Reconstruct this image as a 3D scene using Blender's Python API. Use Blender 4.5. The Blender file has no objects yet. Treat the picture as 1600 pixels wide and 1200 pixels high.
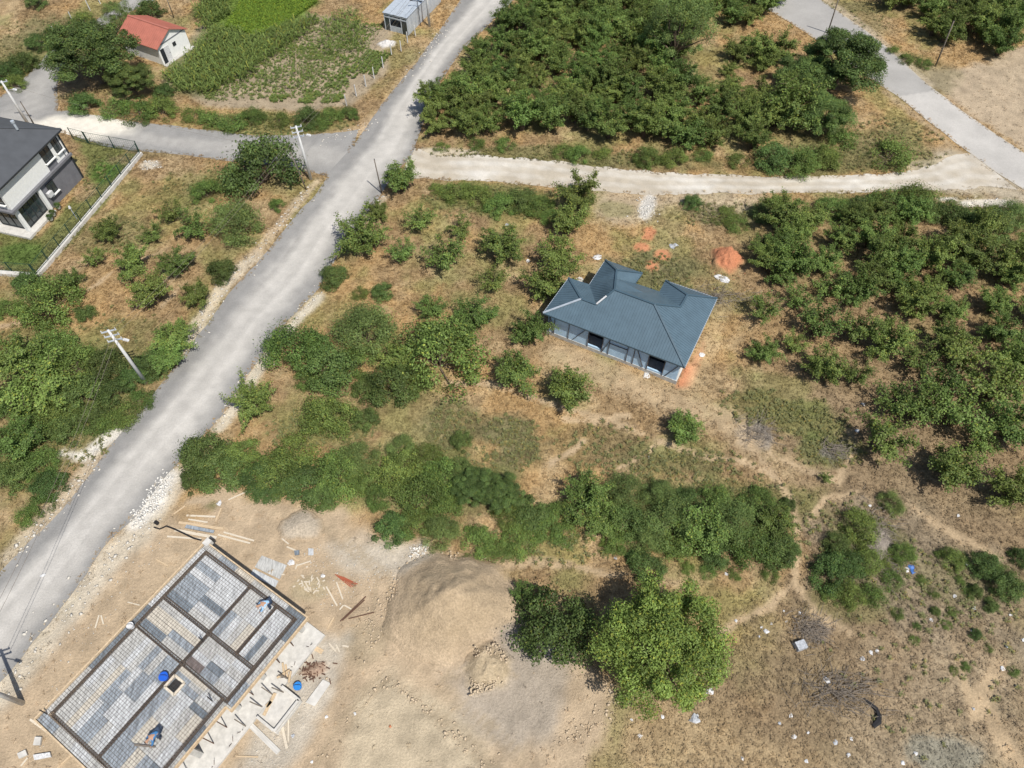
import bpy, bmesh, math, random
import numpy as np
from mathutils import Vector, Matrix

# ------------------------------------------------------------------ camera, light, exposure
scene = bpy.context.scene
col = scene.collection
CAM_H, CAM_PITCH, CAM_F = 50.0, 55.0, 1130.0          # metres, degrees below horizon, focal in 1600-px units
cam_d = bpy.data.cameras.new('camera'); cam = bpy.data.objects.new('camera', cam_d); col.objects.link(cam)
cam.location = (0, 0, CAM_H); cam.rotation_euler = (math.radians(90 - CAM_PITCH), 0, 0)
cam_d.sensor_width = 36.0; cam_d.lens = 36.0 * CAM_F / 1600.0; cam_d.clip_start = 0.5; cam_d.clip_end = 6000
scene.camera = cam
SUN_EL, SUN_AZ = 59.0, -50.6                            # azimuth of the sun measured from +X
world = bpy.data.worlds.new('World'); scene.world = world; world.use_nodes = True
wn = world.node_tree
bg = wn.nodes['Background']; sky = wn.nodes.new('ShaderNodeTexSky'); sky.sky_type = 'NISHITA'; sky.sun_disc = False
sky.sun_elevation = math.radians(SUN_EL); sky.sun_rotation = math.radians(90 - SUN_AZ); sky.air_density = 1.0; sky.dust_density = 1.2
wn.links.new(sky.outputs[0], bg.inputs[0]); bg.inputs[1].default_value = 0.09
sd = bpy.data.lights.new('sun', 'SUN'); sun = bpy.data.objects.new('sun', sd); col.objects.link(sun)
sd.energy = 4.6; sd.angle = math.radians(0.53); sd.color = (1.0, 0.955, 0.88)
_s = Vector((math.cos(math.radians(SUN_EL)) * math.cos(math.radians(SUN_AZ)), math.cos(math.radians(SUN_EL)) * math.sin(math.radians(SUN_AZ)), math.sin(math.radians(SUN_EL))))
sun.rotation_euler = _s.to_track_quat('Z', 'Y').to_euler(); sun.location = (30, -40, 80)
scene.view_settings.view_transform = 'Standard'; scene.view_settings.look = 'None'
scene.view_settings.exposure = 0.14; scene.view_settings.gamma = 1.0; scene.view_settings.use_curve_mapping = False
scene.render.engine = 'CYCLES'
scene.cycles.max_bounces = 4; scene.cycles.diffuse_bounces = 2; scene.cycles.transparent_max_bounces = 6

rng = np.random.default_rng(11); random.seed(11)
T55 = math.radians(CAM_PITCH)

# ------------------------------------------------------------------ survey helper: photo measurement -> ground plan (metres)
def P(px, py, z=0.0):
    u, v = (px - 800) / 1130.0, -(py - 600) / 1130.0
    dx, dy, dz = u, math.cos(T55) + v * math.sin(T55), -math.sin(T55) + v * math.cos(T55)
    k = (z - 50.0) / dz
    return (dx * k, dy * k)
def mpp(px, py):                                       # metres per photo pixel there
    x, y = P(px, py); return math.sqrt(x * x + y * y + 2500) / 1130.0
def PL(pts): return np.array([P(*p) for p in pts])

# ------------------------------------------------------------------ noise
_lat = {}
def vnoise(x, y, scale, seed=0):
    if seed not in _lat: _lat[seed] = np.random.default_rng(1000 + seed).random((256, 256))
    L = _lat[seed]; x = np.asarray(x) / scale; y = np.asarray(y) / scale
    xi = np.floor(x).astype(int); yi = np.floor(y).astype(int); fx = x - xi; fy = y - yi
    fx = fx * fx * (3 - 2 * fx); fy = fy * fy * (3 - 2 * fy)
    a = L[xi & 255, yi & 255]; b = L[(xi + 1) & 255, yi & 255]; c = L[xi & 255, (yi + 1) & 255]; d = L[(xi + 1) & 255, (yi + 1) & 255]
    return (a * (1 - fx) + b * fx) * (1 - fy) + (c * (1 - fx) + d * fx) * fy
def fbm(x, y, scale, seed=0, oct=4):
    s = 0; amp = 1; tot = 0
    for o in range(oct):
        s = s + amp * vnoise(x, y, scale / 2 ** o, seed + o * 17); tot += amp; amp *= 0.55
    return s / tot
def sstep(a, b, x):
    t = np.clip((x - a) / (b - a), 0, 1); return t * t * (3 - 2 * t)
def poly_sd(x, y, poly):                                # >0 inside
    poly = np.asarray(poly); d = np.full(x.shape, 1e9); ins = np.zeros(x.shape, bool); n = len(poly)
    for i in range(n):
        ax, ay = poly[i]; bx, by = poly[(i + 1) % n]; ex, ey = bx - ax, by - ay
        t = np.clip(((x - ax) * ex + (y - ay) * ey) / (ex * ex + ey * ey + 1e-12), 0, 1)
        d = np.minimum(d, np.hypot(x - ax - t * ex, y - ay - t * ey))
        c = ((ay > y) != (by > y)) & (x < (bx - ax) * (y - ay) / (by - ay + 1e-15) + ax); ins ^= c
    return np.where(ins, d, -d)
def line_d(x, y, pts):
    d = np.full(np.shape(x), 1e9); pts = np.asarray(pts)
    for i in range(len(pts) - 1):
        ax, ay = pts[i]; ex, ey = pts[i + 1] - pts[i]
        t = np.clip(((x - ax) * ex + (y - ay) * ey) / (ex * ex + ey * ey + 1e-12), 0, 1)
        d = np.minimum(d, np.hypot(x - ax - t * ex, y - ay - t * ey))
    return d
def ground_h(x, y):
    x = np.asarray(x, float); y = np.asarray(y, float)
    edge = sstep(0, 14, np.minimum(np.minimum(x + 78, 78 - x), np.minimum(y + 2, 128 - y)))
    return edge * ((fbm(x, y, 9, 3, 2) - 0.5) * 0.34 + (fbm(x, y, 3.2, 9, 2) - .5) * 0.1)
def gz(x, y): return float(ground_h(np.array([x]), np.array([y]))[0])

# ------------------------------------------------------------------ object helpers
def tag(o, label=None, cat=None, group=None, kind=None):
    if label: o['label'] = label
    if cat: o['category'] = cat
    if group: o['group'] = group
    if kind: o['kind'] = kind
    return o
def empty(name, loc, label=None, cat=None, group=None, rz=0.0):
    o = bpy.data.objects.new(name, None); col.objects.link(o); o.location = loc; o.rotation_euler = (0, 0, rz)
    o.empty_display_size = 0.3
    return tag(o, label, cat, group)
def np_mesh(name, V, F, colors=None, smooth=False, alpha=None):
    me = bpy.data.meshes.new(name); V = np.asarray(V, np.float32); F = np.asarray(F, np.int32); n, k = F.shape
    me.vertices.add(len(V)); me.vertices.foreach_set('co', V.ravel())
    me.loops.add(n * k); me.loops.foreach_set('vertex_index', F.ravel())
    me.polygons.add(n); me.polygons.foreach_set('loop_start', np.arange(0, n * k, k, dtype=np.int32))
    me.update(calc_edges=True)
    if smooth: me.polygons.foreach_set('use_smooth', np.ones(n, bool))
    if colors is not None:
        c = np.ones((len(V), 4), np.float32); c[:, :3] = colors
        if alpha is not None: c[:, 3] = alpha
        a = me.color_attributes.new('Col', 'FLOAT_COLOR', 'POINT'); a.data.foreach_set('color', c.ravel())
    return me
def link(name, me, mat=None, parent=None, loc=(0, 0, 0), rot=(0, 0, 0), scale=(1, 1, 1)):
    o = bpy.data.objects.new(name, me); col.objects.link(o); o.parent = parent
    o.location = loc; o.rotation_euler = rot; o.scale = scale
    if mat and not me.materials: me.materials.append(mat)
    return o
class MB:
    def __init__(s): s.v = []; s.f = []
    def add(s, V, F):
        n = len(s.v); s.v += [tuple(p) for p in V]; s.f += [tuple(i + n for i in q) for q in F]; return s
    def frustum(s, M, sx, sy, sz, top=1.0):
        h = [(-1, -1), (1, -1), (1, 1), (-1, 1)]
        V = [M @ Vector((a * sx / 2, b * sy / 2, -sz / 2)) for a, b in h] + [M @ Vector((a * sx / 2 * top, b * sy / 2 * top, sz / 2)) for a, b in h]
        return s.add(V, [(3, 2, 1, 0), (4, 5, 6, 7), (0, 1, 5, 4), (1, 2, 6, 5), (2, 3, 7, 6), (3, 0, 4, 7)])
    def box(s, c, size, rz=0, ry=0, rx=0, top=1.0):
        return s.frustum(Matrix.Translation(c) @ Matrix.Rotation(rz, 4, 'Z') @ Matrix.Rotation(ry, 4, 'Y') @ Matrix.Rotation(rx, 4, 'X'), *size, top)
    def bar(s, a, b, w, h=None):                         # square bar from a to b
        a = Vector(a); b = Vector(b); d = b - a; L = d.length
        q = d.to_track_quat('X', 'Z').to_matrix().to_4x4()
        return s.frustum(Matrix.Translation((a + b) / 2) @ q, L, w, h or w)
    def prism(s, poly, z0, z1):
        n = len(poly); V = [(x, y, z0) for x, y in poly] + [(x, y, z1) for x, y in poly]
        F = [tuple(range(n))[::-1], tuple(range(n, 2 * n))] + [(i, (i + 1) % n, n + (i + 1) % n, n + i) for i in range(n)]
        return s.add(V, F)
    def tube(s, path, rad, sides=6, cap=True):
        path = [Vector(p) for p in path]; n = len(path)
        if not hasattr(rad, '__len__'): rad = [rad] * n
        V = []; F = []
        for i, p in enumerate(path):
            d = (path[min(i + 1, n - 1)] - path[max(i - 1, 0)]).normalized()
            up = Vector((0, 0, 1)) if abs(d.z) < .9 else Vector((1, 0, 0))
            a = d.cross(up).normalized(); b = d.cross(a).normalized()
            for k in range(sides):
                t = 2 * math.pi * k / sides; V.append(p + (a * math.cos(t) + b * math.sin(t)) * rad[i])
        for i in range(n - 1):
            for k in range(sides):
                k2 = (k + 1) % sides; F.append((i * sides + k, (i + 1) * sides + k, (i + 1) * sides + k2, i * sides + k2))
        if cap: F.append(tuple(range(sides))); F.append(tuple(range((n - 1) * sides, n * sides))[::-1])
        return s.add(V, F)
    def build(s, name, mat, parent=None, smooth=False, local=False):
        off = Vector((0, 0, 0)) if (parent is None or local) else Vector(parent.location)
        if parent is not None and not local and parent.parent is not None: off = off + parent.parent.location
        me = bpy.data.meshes.new(name); me.from_pydata([tuple(Vector(p) - off) for p in s.v], [], s.f)
        bm = bmesh.new(); bm.from_mesh(me); bmesh.ops.recalc_face_normals(bm, faces=bm.faces); bm.to_mesh(me); bm.free()
        if smooth: me.polygons.foreach_set('use_smooth', np.ones(len(me.polygons), bool))
        me.update(); return link(name, me, mat, parent)

# ------------------------------------------------------------------ materials
def mat_new(name):
    m = bpy.data.materials.new(name); m.use_nodes = True; nt = m.node_tree
    return m, nt, nt.nodes['Principled BSDF']
def mat(name, c, rough=0.8, metal=0.0, var=0.18, scale=6.0, bump=0.0, spec=0.3, c2=None, detail=6):
    m, nt, b = mat_new(name); N = nt.nodes; Lk = nt.links
    b.inputs['Roughness'].default_value = rough; b.inputs['Metallic'].default_value = metal; b.inputs['Specular IOR Level'].default_value = spec
    tc = N.new('ShaderNodeTexCoord'); nz = N.new('ShaderNodeTexNoise'); nz.inputs['Scale'].default_value = scale; nz.inputs['Detail'].default_value = detail
    nz.inputs['Roughness'].default_value = 0.65
    Lk.new(tc.outputs['Object'], nz.inputs['Vector'])
    r = N.new('ShaderNodeValToRGB'); c2 = c2 or tuple(max(0, x * (1 - 1.6 * var)) for x in c)
    r.color_ramp.elements[0].position = 0.3; r.color_ramp.elements[1].position = 0.7
    r.color_ramp.elements[0].color = (*c2, 1); r.color_ramp.elements[1].color = (*[min(1, x * (1 + var * .6)) for x in c], 1)
    Lk.new(nz.outputs['Fac'], r.inputs['Fac']); Lk.new(r.outputs['Color'], b.inputs['Base Color'])
    if bump:
        bp = N.new('ShaderNodeBump'); bp.inputs['Strength'].default_value = bump; bp.inputs['Distance'].default_value = 0.03
        Lk.new(nz.outputs['Fac'], bp.inputs['Height']); Lk.new(bp.outputs['Normal'], b.inputs['Normal'])
    return m
def mat_soil(name, fine=0.55, bump=0.6, rough=0.95, stones=0.0):
    """vertex colour = the soil's own colour by place; grain, pebbles and relief added here"""
    m, nt, b = mat_new(name); N = nt.nodes; Lk = nt.links
    b.inputs['Roughness'].default_value = rough; b.inputs['Specular IOR Level'].default_value = 0.1
    at = N.new('ShaderNodeAttribute'); at.attribute_name = 'Col'
    geo = N.new('ShaderNodeNewGeometry')
    def noise(sc, det, ro=.65):
        n = N.new('ShaderNodeTexNoise'); n.inputs['Scale'].default_value = sc; n.inputs['Detail'].default_value = det; n.inputs['Roughness'].default_value = ro
        Lk.new(geo.outputs['Position'], n.inputs['Vector']); return n
    n1 = noise(1.1, 8); n2 = noise(7.0, 6, .75)
    def rng_(n, a, c, w=.22):
        r = N.new('ShaderNodeMapRange'); r.inputs['From Min'].default_value = .5 - w; r.inputs['From Max'].default_value = .5 + w
        r.inputs['To Min'].default_value = a; r.inputs['To Max'].default_value = c; Lk.new(n.outputs['Fac'], r.inputs['Value']); return r
    r1 = rng_(n1, 1 - .34 * fine, 1 + .3 * fine); r2 = rng_(n2, 1 - .62 * fine, 1 + .62 * fine, .15)
    mu0 = N.new('ShaderNodeMath'); mu0.operation = 'MULTIPLY'; Lk.new(r1.outputs[0], mu0.inputs[0]); Lk.new(r2.outputs[0], mu0.inputs[1])
    am = N.new('ShaderNodeMapRange'); am.inputs['To Min'].default_value = .4; am.inputs['To Max'].default_value = 1.0; Lk.new(at.outputs['Alpha'], am.inputs['Value'])   # bare soil is smoother than turf
    mu = N.new('ShaderNodeMix'); mu.inputs['A'].default_value = 1.0; Lk.new(am.outputs[0], mu.inputs['Factor']); Lk.new(mu0.outputs[0], mu.inputs['B'])
    vm = N.new('ShaderNodeVectorMath'); vm.operation = 'SCALE'; Lk.new(at.outputs['Color'], vm.inputs[0]); Lk.new(mu.outputs[0], vm.inputs['Scale'])
    Lk.new(vm.outputs[0], b.inputs['Base Color'])
    bp = N.new('ShaderNodeBump'); bp.inputs['Strength'].default_value = bump; bp.inputs['Distance'].default_value = 0.18
    ad = N.new('ShaderNodeMath'); ad.operation = 'ADD'; Lk.new(n1.outputs['Fac'], ad.inputs[0]); Lk.new(n2.outputs['Fac'], ad.inputs[1])
    Lk.new(ad.outputs[0], bp.inputs['Height']); Lk.new(bp.outputs['Normal'], b.inputs['Normal'])
    return m
def mat_leaf(name, c, tr=0.3, hue=0.035, val=0.28, gain=1.0):
    m, nt, b = mat_new(name); N = nt.nodes; Lk = nt.links; out = N['Material Output']
    at = N.new('ShaderNodeAttribute'); at.attribute_name = 'Col'; oi = N.new('ShaderNodeObjectInfo')
    hs = N.new('ShaderNodeHueSaturation'); mx = N.new('ShaderNodeMix'); mx.data_type = 'RGBA'; mx.blend_type = 'MULTIPLY'
    mx.inputs['Factor'].default_value = 1.0; mx.inputs['A'].default_value = (*[min(.99, v_ * gain) for v_ in c], 1); Lk.new(at.outputs['Color'], mx.inputs['B'])
    Lk.new(mx.outputs['Result'], hs.inputs['Color'])
    def mr(a, z, src):
        r = N.new('ShaderNodeMapRange'); r.inputs['To Min'].default_value = a; r.inputs['To Max'].default_value = z; Lk.new(src, r.inputs['Value']); return r
    Lk.new(mr(.5 - hue, .5 + hue * .8, oi.outputs['Random']).outputs[0], hs.inputs['Hue'])
    w = N.new('ShaderNodeMath'); w.operation = 'FRACT'; k = N.new('ShaderNodeMath'); k.operation = 'MULTIPLY'; k.inputs[1].default_value = 7.31
    Lk.new(oi.outputs['Random'], k.inputs[0]); Lk.new(k.outputs[0], w.inputs[0])
    Lk.new(mr(1 - val, 1 + val, w.outputs[0]).outputs[0], hs.inputs['Value'])
    b.inputs['Roughness'].default_value = 0.55; b.inputs['Specular IOR Level'].default_value = 0.25
    Lk.new(hs.outputs['Color'], b.inputs['Base Color'])
    tl = N.new('ShaderNodeBsdfTranslucent'); Lk.new(hs.outputs['Color'], tl.inputs['Color'])
    ms = N.new('ShaderNodeMixShader'); ms.inputs[0].default_value = tr
    Lk.new(b.outputs[0], ms.inputs[1]); Lk.new(tl.outputs[0], ms.inputs[2]); Lk.new(ms.outputs[0], out.inputs['Surface'])
    return m

M = {}
M['soil'] = mat_soil('soil', .62, .75); M['road'] = mat_soil('gravel', .13, .3); M['asph'] = mat_soil('pale_asphalt', .12, .15, .85)
M['heap'] = mat_soil('heap_soil', .4, .8)
M['bark'] = mat('bark', (.16, .12, .085), .9, var=.4, scale=9, bump=.4)
M['conc'] = mat('concrete', (.50, .49, .46), .85, var=.2, scale=3, bump=.15)
M['conc_white'] = mat('pale_concrete', (.57, .55, .51), .85, var=.16, scale=2.5, bump=.15)
M['pole'] = mat('pole_concrete', (.60, .60, .59), .8, var=.12, scale=5)
M['wood_grey'] = mat('weathered_wood', (.20, .17, .14), .9, var=.35, scale=12)
M['wood'] = mat('sawn_wood', (.60, .46, .30), .8, var=.25, scale=9)
M['wood_pale'] = mat('pale_wood', (.66, .58, .46), .85, var=.25, scale=9)
M['cage'] = mat('tied_rebar', (.15, .115, .09), .85, .2, var=.3, scale=20)
M['rust'] = mat('rusty_steel', (.17, .095, .065), .8, .3, var=.35, scale=20)
M['steel_dark'] = mat('dark_steel', (.075, .065, .06), .6, .3, var=.3, scale=10)
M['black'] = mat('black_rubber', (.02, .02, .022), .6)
M['white'] = mat('white_plaster', (.78, .78, .75), .8, var=.06, scale=4)
M['white_plastic'] = mat('white_plastic', (.66, .66, .66), .5, var=.25, scale=10)
M['blue'] = mat('blue_plastic', (.02, .11, .55), .4, var=.1)

# ------------------------------------------------------------------ layout of the ground (from the photo, in metres)
ROAD_L = [(-90, 985), (8, 885), (78, 817), (140, 742), (175, 690), (225, 635), (252, 600), (282, 560), (327, 502), (362, 453), (400, 414), (430, 377), (462, 337), (495, 302), (520, 262), (548, 232), (580, 190), (600, 160), (625, 130), (650, 100), (675, 62), (700, 28), (715, 5), (745, -45), (800, -130), (870, -220)]
ROAD_R = [(-40, 1110), (0, 1066), (25, 1040), (50, 1005), (82, 972), (112, 930), (135, 900), (160, 857), (185, 832), (215, 805), (242, 762), (272, 728), (300, 700), (325, 672), (350, 645), (375, 605), (402, 566), (427, 525), (460, 490), (500, 450), (525, 402), (545, 365), (574, 332), (597, 303), (620, 265), (642, 246), (653, 220), (665, 185), (676, 150), (700, 110), (724, 76), (760, 40), (790, 14), (803, -2), (835, -55), (885, -130), (950, -220)]
SIDE_U = [(560, 203), (520, 208), (470, 213), (400, 212), (350, 207), (275, 197), (212, 191), (155, 180), (112, 172), (60, 170), (-40, 160)]
SIDE_D = [(535, 285), (512, 276), (450, 262), (400, 256), (347, 250), (287, 242), (222, 236), (165, 228), (110, 210), (57, 197), (-40, 184)]
LANE_L = [(-60, 190), (0, 150), (15, 140), (45, 115), (72, 86), (110, 55), (150, 30), (192, 0), (235, -30)]
LANE_R = [(60, 200), (92, 168), (88, 142), (97, 105), (125, 70), (165, 40), (205, 18), (250, -4), (300, -30)]
TRACK_U = [(640, 228), (672, 241), (725, 243), (800, 246), (875, 253), (950, 262), (1025, 270), (1112, 273), (1200, 276), (1325, 275), (1400, 270), (1450, 261), (1485, 243), (1520, 240)]
TRACK_D = [(628, 280), (650, 278), (725, 284), (800, 287), (865, 293), (950, 301), (1025, 304), (1112, 303), (1200, 303), (1325, 302), (1400, 300), (1470, 299), (1530, 292), (1590, 298)]
PAVE_L = [(1120, -50), (1165, -12), (1200, 15), (1250, 45), (1310, 88), (1380, 136), (1412, 158), (1450, 191), (1500, 228), (1550, 266), (1600, 298), (1680, 350)]
PAVE_R = [(1215, -50), (1282, 0), (1340, 41), (1380, 70), (1420, 103), (1455, 137), (1500, 171), (1550, 206), (1600, 240), (1690, 296)]

DRY, BROWN, STRAW = np.array([.392, .262, .126]), np.array([.278, .197, .110]), np.array([.45, .342, .20])
GREEN, DGREEN = np.array([.165, .175, .062]), np.array([.07, .095, .03])
SOIL, CHALK, GREYS, RED = np.array([.465, .36, .245]), np.array([.62, .565, .47]), np.array([.36, .34, .315]), np.array([.50, .215, .115])

def paint(x, y):
    n8 = fbm(x, y, 8, 21); n3 = fbm(x, y, 3, 31); n1 = fbm(x, y, 1.1, 41, 3); w = (fbm(x, y, 2.2, 51) - .5)
    c = DRY[None] * np.ones((len(x), 1)); veg = np.ones(len(x))
    def mix(m, k, vg=None):
        nonlocal c, veg
        m = np.clip(m, 0, 1); c = c * (1 - m[:, None]) + np.asarray(k)[None] * m[:, None]
        if vg is not None: veg = veg * (1 - m) + vg * m
    mix(sstep(.45, .62, n8) * .75, BROWN); mix(sstep(.52, .7, n3) * .65, STRAW); mix(sstep(.47, .68, fbm(x, y, 4, 61)) * .55, GREEN * 1.35)
    mix(sstep(.5, .68, fbm(x, y, 1.6, 66, 3)) * .35, BROWN)
    def area(pts, k, amt=1.0, soft=.6, wob=1.6, vg=None):
        mix(sstep(-soft, soft, poly_sd(x, y, PL(pts)) + w * wob * 2) * amt, k, vg)
    def blob(px, py, rx, ry, k, amt=1.0, vg=None, wob=.55):
        cx, cy = P(px, py); s = mpp(px, py); cy2 = P(px, py - ry)[1] - cy
        d = np.hypot((x - cx) / (rx * s), (y - cy) / max(cy2, .2)); mix(sstep(1.15, .65, d + w * wob * 2) * amt, k, vg)
    def path(pts, wd, k, amt=1.0, vg=0.15, wob=.5):
        d = line_d(x, y, PL(pts)) + w * wob * 1.2 + (n1 - .5) * .35; mix(sstep(wd * 1.25, wd * .35, d) * amt, k, vg)
    # right side: darker, browner ground colour
    area([(1240, 560), (1640, 560), (1640, 1260), (1120, 1260), (1090, 1100), (1200, 960), (1250, 800)], (.25, .186, .115), .88, 3, 3)
    area([(930, 1130), (1120, 1110), (1300, 1180), (1300, 1260), (900, 1260)], STRAW * .9, .6, 2, 2)
    area([(1400, 1000), (1640, 960), (1640, 1260), (1330, 1260)], (.37, .295, .2), .55, 3, 3)
    area([(1180, 330), (1640, 310), (1640, 760), (1480, 700), (1300, 600), (1180, 560)], BROWN * 1.0, .55, 2, 2)
    area([(1290, 800), (1430, 790), (1600, 900), (1600, 1020), (1380, 960), (1260, 900)], (.27, .225, .16), .6, 2, 3)
    area([(1460, 140), (1440, 108), (1500, 102), (1550, 98), (1600, 70), (1700, 60), (1720, 300), (1600, 238), (1530, 190)], (.42, .335, .235), .95, .8, 1.2, .05)
    area([(1420, 260), (1480, 235), (1560, 270), (1600, 300), (1640, 330), (1560, 310), (1460, 300)], (.44, .385, .29), .8, .8, 1.2, .1)
    area([(930, 300), (1060, 300), (1200, 300), (1180, 330), (1060, 325), (1020, 345), (960, 350), (925, 330)], (.46, .38, .27), .7, 1, 1.5, .2)
    # grey-green strips
    for a in [(800, 690, 55, 45, (.135, .14, .07), .8), (705, 660, 45, 40, (.14, .14, .065), .7), (1250, 660, 75, 35, GREEN, .75), (1290, 700, 50, 25, DGREEN * 1.4, .6), (1180, 640, 60, 30, GREEN, .6), (1050, 720, 110, 26, (.16, .155, .07), .6),
              (940, 700, 70, 40, (.17, .15, .07), .5), (1210, 610, 60, 25, GREEN * 1.1, .5), (1020, 430, 70, 40, (.15, .15, .07), .8), (960, 330, 30, 14, GREEN, .5), (1080, 470, 60, 22, (.15, .145, .08), .7), (1120, 340, 60, 20, (.17, .16, .09), .7), (770, 310, 110, 26, GREEN, .8),
              (880, 250, 210, 22, (.15, .15, .06), .75), (1300, 250, 100, 25, (.17, .165, .07), .8), (1390, 230, 70, 40, (.19, .175, .08), .7), (1440, 120, 50, 30, (.17, .16, .08), .5), (200, 240, 60, 10, (.2, .18, .09), .4),
              (170, 370, 70, 30, (.19, .18, .075), .6), (300, 300, 60, 30, (.17, .17, .06), .6), (60, 460, 60, 30, (.18, .17, .07), .6), (120, 560, 190, 60, GREEN, .6), (70, 690, 80, 80, GREEN, .6), (190, 640, 50, 30, GREEN * 1.2, .7),
              (1260, 640, 40, 18, GREEN, .8), (500, 670, 70, 30, GREEN, .7), (1350, 850, 60, 40, GREEN, .6), (1130, 790, 160, 50, GREEN * .9, .7), (680, 760, 120, 50, GREEN * .9, .7), (430, 200, 110, 25, GREEN * 1.1, .7), (1330, 940, 70, 30, GREEN, .4), (1510, 900, 70, 40, (.2, .18, .09), .5),
              (60, 70, 70, 45, (.19, .18, .085), .75), (20, 110, 60, 25, GREEN, .6), (620, 100, 40, 60, (.24, .2, .1), .4), (575, 200, 30, 20, (.3, .2, .1), .5), (1330, 30, 50, 30, (.2, .18, .09), .6), (1060, 700, 60, 25, GREEN * 1.3, .4), (1110, 600, 60, 22, STRAW * .9, .6)]:
        blob(*a)
    blob(1180, 680, 34, 24, (.30, .29, .28), .85, .1); blob(1300, 705, 24, 12, (.26, .245, .23), .6, .2); blob(1460, 1180, 60, 30, (.25, .26, .22), .6); blob(1270, 985, 25, 18, (.25, .215, .18), .6)
    # orange sand traces near the house
    for a in [(1015, 363, 11, 7), (1003, 386, 14, 7), (1036, 398, 13, 10), (1020, 416, 12, 10), (1012, 372, 10, 6)]: blob(*a, RED * 1.15, .85, .05, .35)
    area([(1058, 604), (1068, 580), (1100, 535), (1098, 560), (1082, 590), (1076, 606)], RED * 1.15, .95, .35, .5, .05)
    # bare worn strip in front of the house
    path([(870, 555), (930, 580), (1000, 612), (1080, 640), (1140, 660), (1170, 690)], 1.7, (.46, .35, .22), .75)
    path([(1130, 480), (1100, 560), (1080, 610)], 1.0, STRAW, .5)
    # footpaths
    FP = (.50, .375, .235)
    for a in [([(765, 600), (830, 622), (890, 640), (960, 662), (1030, 688), (1090, 712), (1160, 722), (1205, 745)], .38), ([(880, 655), (930, 660), (985, 650)], .25), ([(1035, 688), (1005, 712), (960, 735)], .25), ([(860, 725), (900, 700), (912, 690)], .3), ([(700, 600), (765, 600)], .4),
              ([(1170, 690), (1205, 740), (1235, 780), (1248, 830)], .45), ([(1200, 710), (1260, 735), (1310, 750)], .4), ([(1310, 755), (1330, 710)], .3), ([(1250, 830), (1290, 780), (1340, 770)], .35), ([(770, 888), (830, 878), (890, 882), (945, 897)], .45), ([(945, 897), (1010, 905), (1060, 912)], .25),
              ([(1245, 850), (1242, 910)], .4), ([(1242, 912), (1200, 950), (1150, 972), (1105, 1004)], .4), ([(1242, 912), (1275, 960), (1330, 992)], .4), ([(110, 470), (150, 445), (190, 415), (250, 395)], .3), ([(0, 510), (60, 497)], .45), ([(250, 480), (270, 460), (290, 440)], .3), ([(350, 790), (420, 800)], .3), ([(1430, 795), (1500, 840), (1560, 870)], .5),
              ([(1560, 1040), (1530, 1090), (1590, 1200)], .7), ([(1490, 1010), (1520, 1120)], .4)]:
        path(a[0], a[1] * .82, FP * .93 if False else tuple(v_ * .93 for v_ in FP), .92, .1)
    # gardens on the far left
    area([(350, 0), (480, 20), (610, 45), (600, 120), (545, 165), (450, 175), (330, 165), (250, 130), (280, 90), (320, 30)], (.345, .28, .195), .95, .6, .8, .12)
    area([(318, -20), (480, -30), (500, 5), (450, 45), (390, 60), (330, 55)], (.13, .20, .035), .95, .6, .6, 1)
    area([(250, 100), (330, 40), (400, 40), (420, 70), (330, 150), (270, 150)], (.12, .15, .05), .7, .8, 1, .5)
    area([(0, 330), (30, 375), (62, 372), (140, 280), (118, 215), (150, 220), (220, 240), (150, 330), (60, 430), (0, 430)], (.15, .165, .055), .9, .3, .8, 1)
    blob(165, 265, 22, 22, (.09, .16, .035), .9, 1); blob(30, 395, 40, 18, (.09, .15, .035), .8, 1); blob(130, 300, 14, 18, (.35, .25, .15), .7)
    blob(185, 250, 20, 8, (.33, .25, .15), .6)
    # construction yard
    area([(-40, 1120), (20, 1085), (60, 1040), (105, 965), (165, 890), (225, 835), (275, 795), (345, 765), (400, 772), (470, 795), (540, 788), (580, 830), (650, 852), (700, 862), (770, 890), (800, 930), (850, 985), (930, 1045), (965, 1090), (950, 1150), (900, 1260), (-40, 1260)], SOIL, .97, .5, .9, .03)
    area([(500, 850), (600, 840), (665, 870), (640, 895), (560, 900), (510, 880)], (.50, .45, .37), .8, .7, 1.2, .05)
    area([(470, 985), (540, 1000), (520, 1080), (470, 1160), (440, 1200), (380, 1200), (420, 1100)], (.50, .46, .39), .75, .6, 1, 0)
    area([(560, 1100), (610, 1050), (700, 1100), (790, 1200), (830, 1260), (500, 1260)], (.49, .415, .295), .75, .8, 1, 0)
    area([(760, 1010), (800, 985), (880, 1010), (900, 1060), (860, 1140), (800, 1180), (730, 1110), (690, 1060), (740, 1050)], (.37, .32, .26), .85, 1, 1.4, 0)
    area([(800, 990), (850, 985), (880, 1010), (840, 1030)], (.29, .275, .255), .85, .6, 1, 0)
    blob(480, 920, 30, 22, (.36, .31, .2), .6); blob(570, 1000, 40, 40, (.34, .29, .19), .35); blob(300, 800, 30, 18, DRY, .6, .6); blob(330, 790, 12, 8, GREEN, .7, .9); blob(585, 815, 40, 22, DRY, .5, .5)
    for q in ([(560, 1090), (600, 1058), (650, 1090), (720, 1150), (780, 1210)], [(600, 1060), (545, 1120), (500, 1200)], [(690, 1075), (760, 1130), (830, 1200)], [(430, 800), (520, 830), (600, 900), (590, 1000)], [(700, 1060), (740, 1030), (800, 1060)]):
        for o in (-9, 9): path([(a + o, b) for a, b in q], .16, (.36, .285, .19), .6, 0, .12)
    # verges: chalky rubble along the gravel roads
    wr = 1.0
    path([(0, 1085), (45, 1030), (95, 970), (140, 915), (175, 868), (215, 832), (250, 785), (275, 745)], 1.3, (.56, .50, .40), .85, .05)
    path([(215, 815), (240, 780), (262, 745)], .9, (.70, .665, .60), .95, 0)
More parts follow.
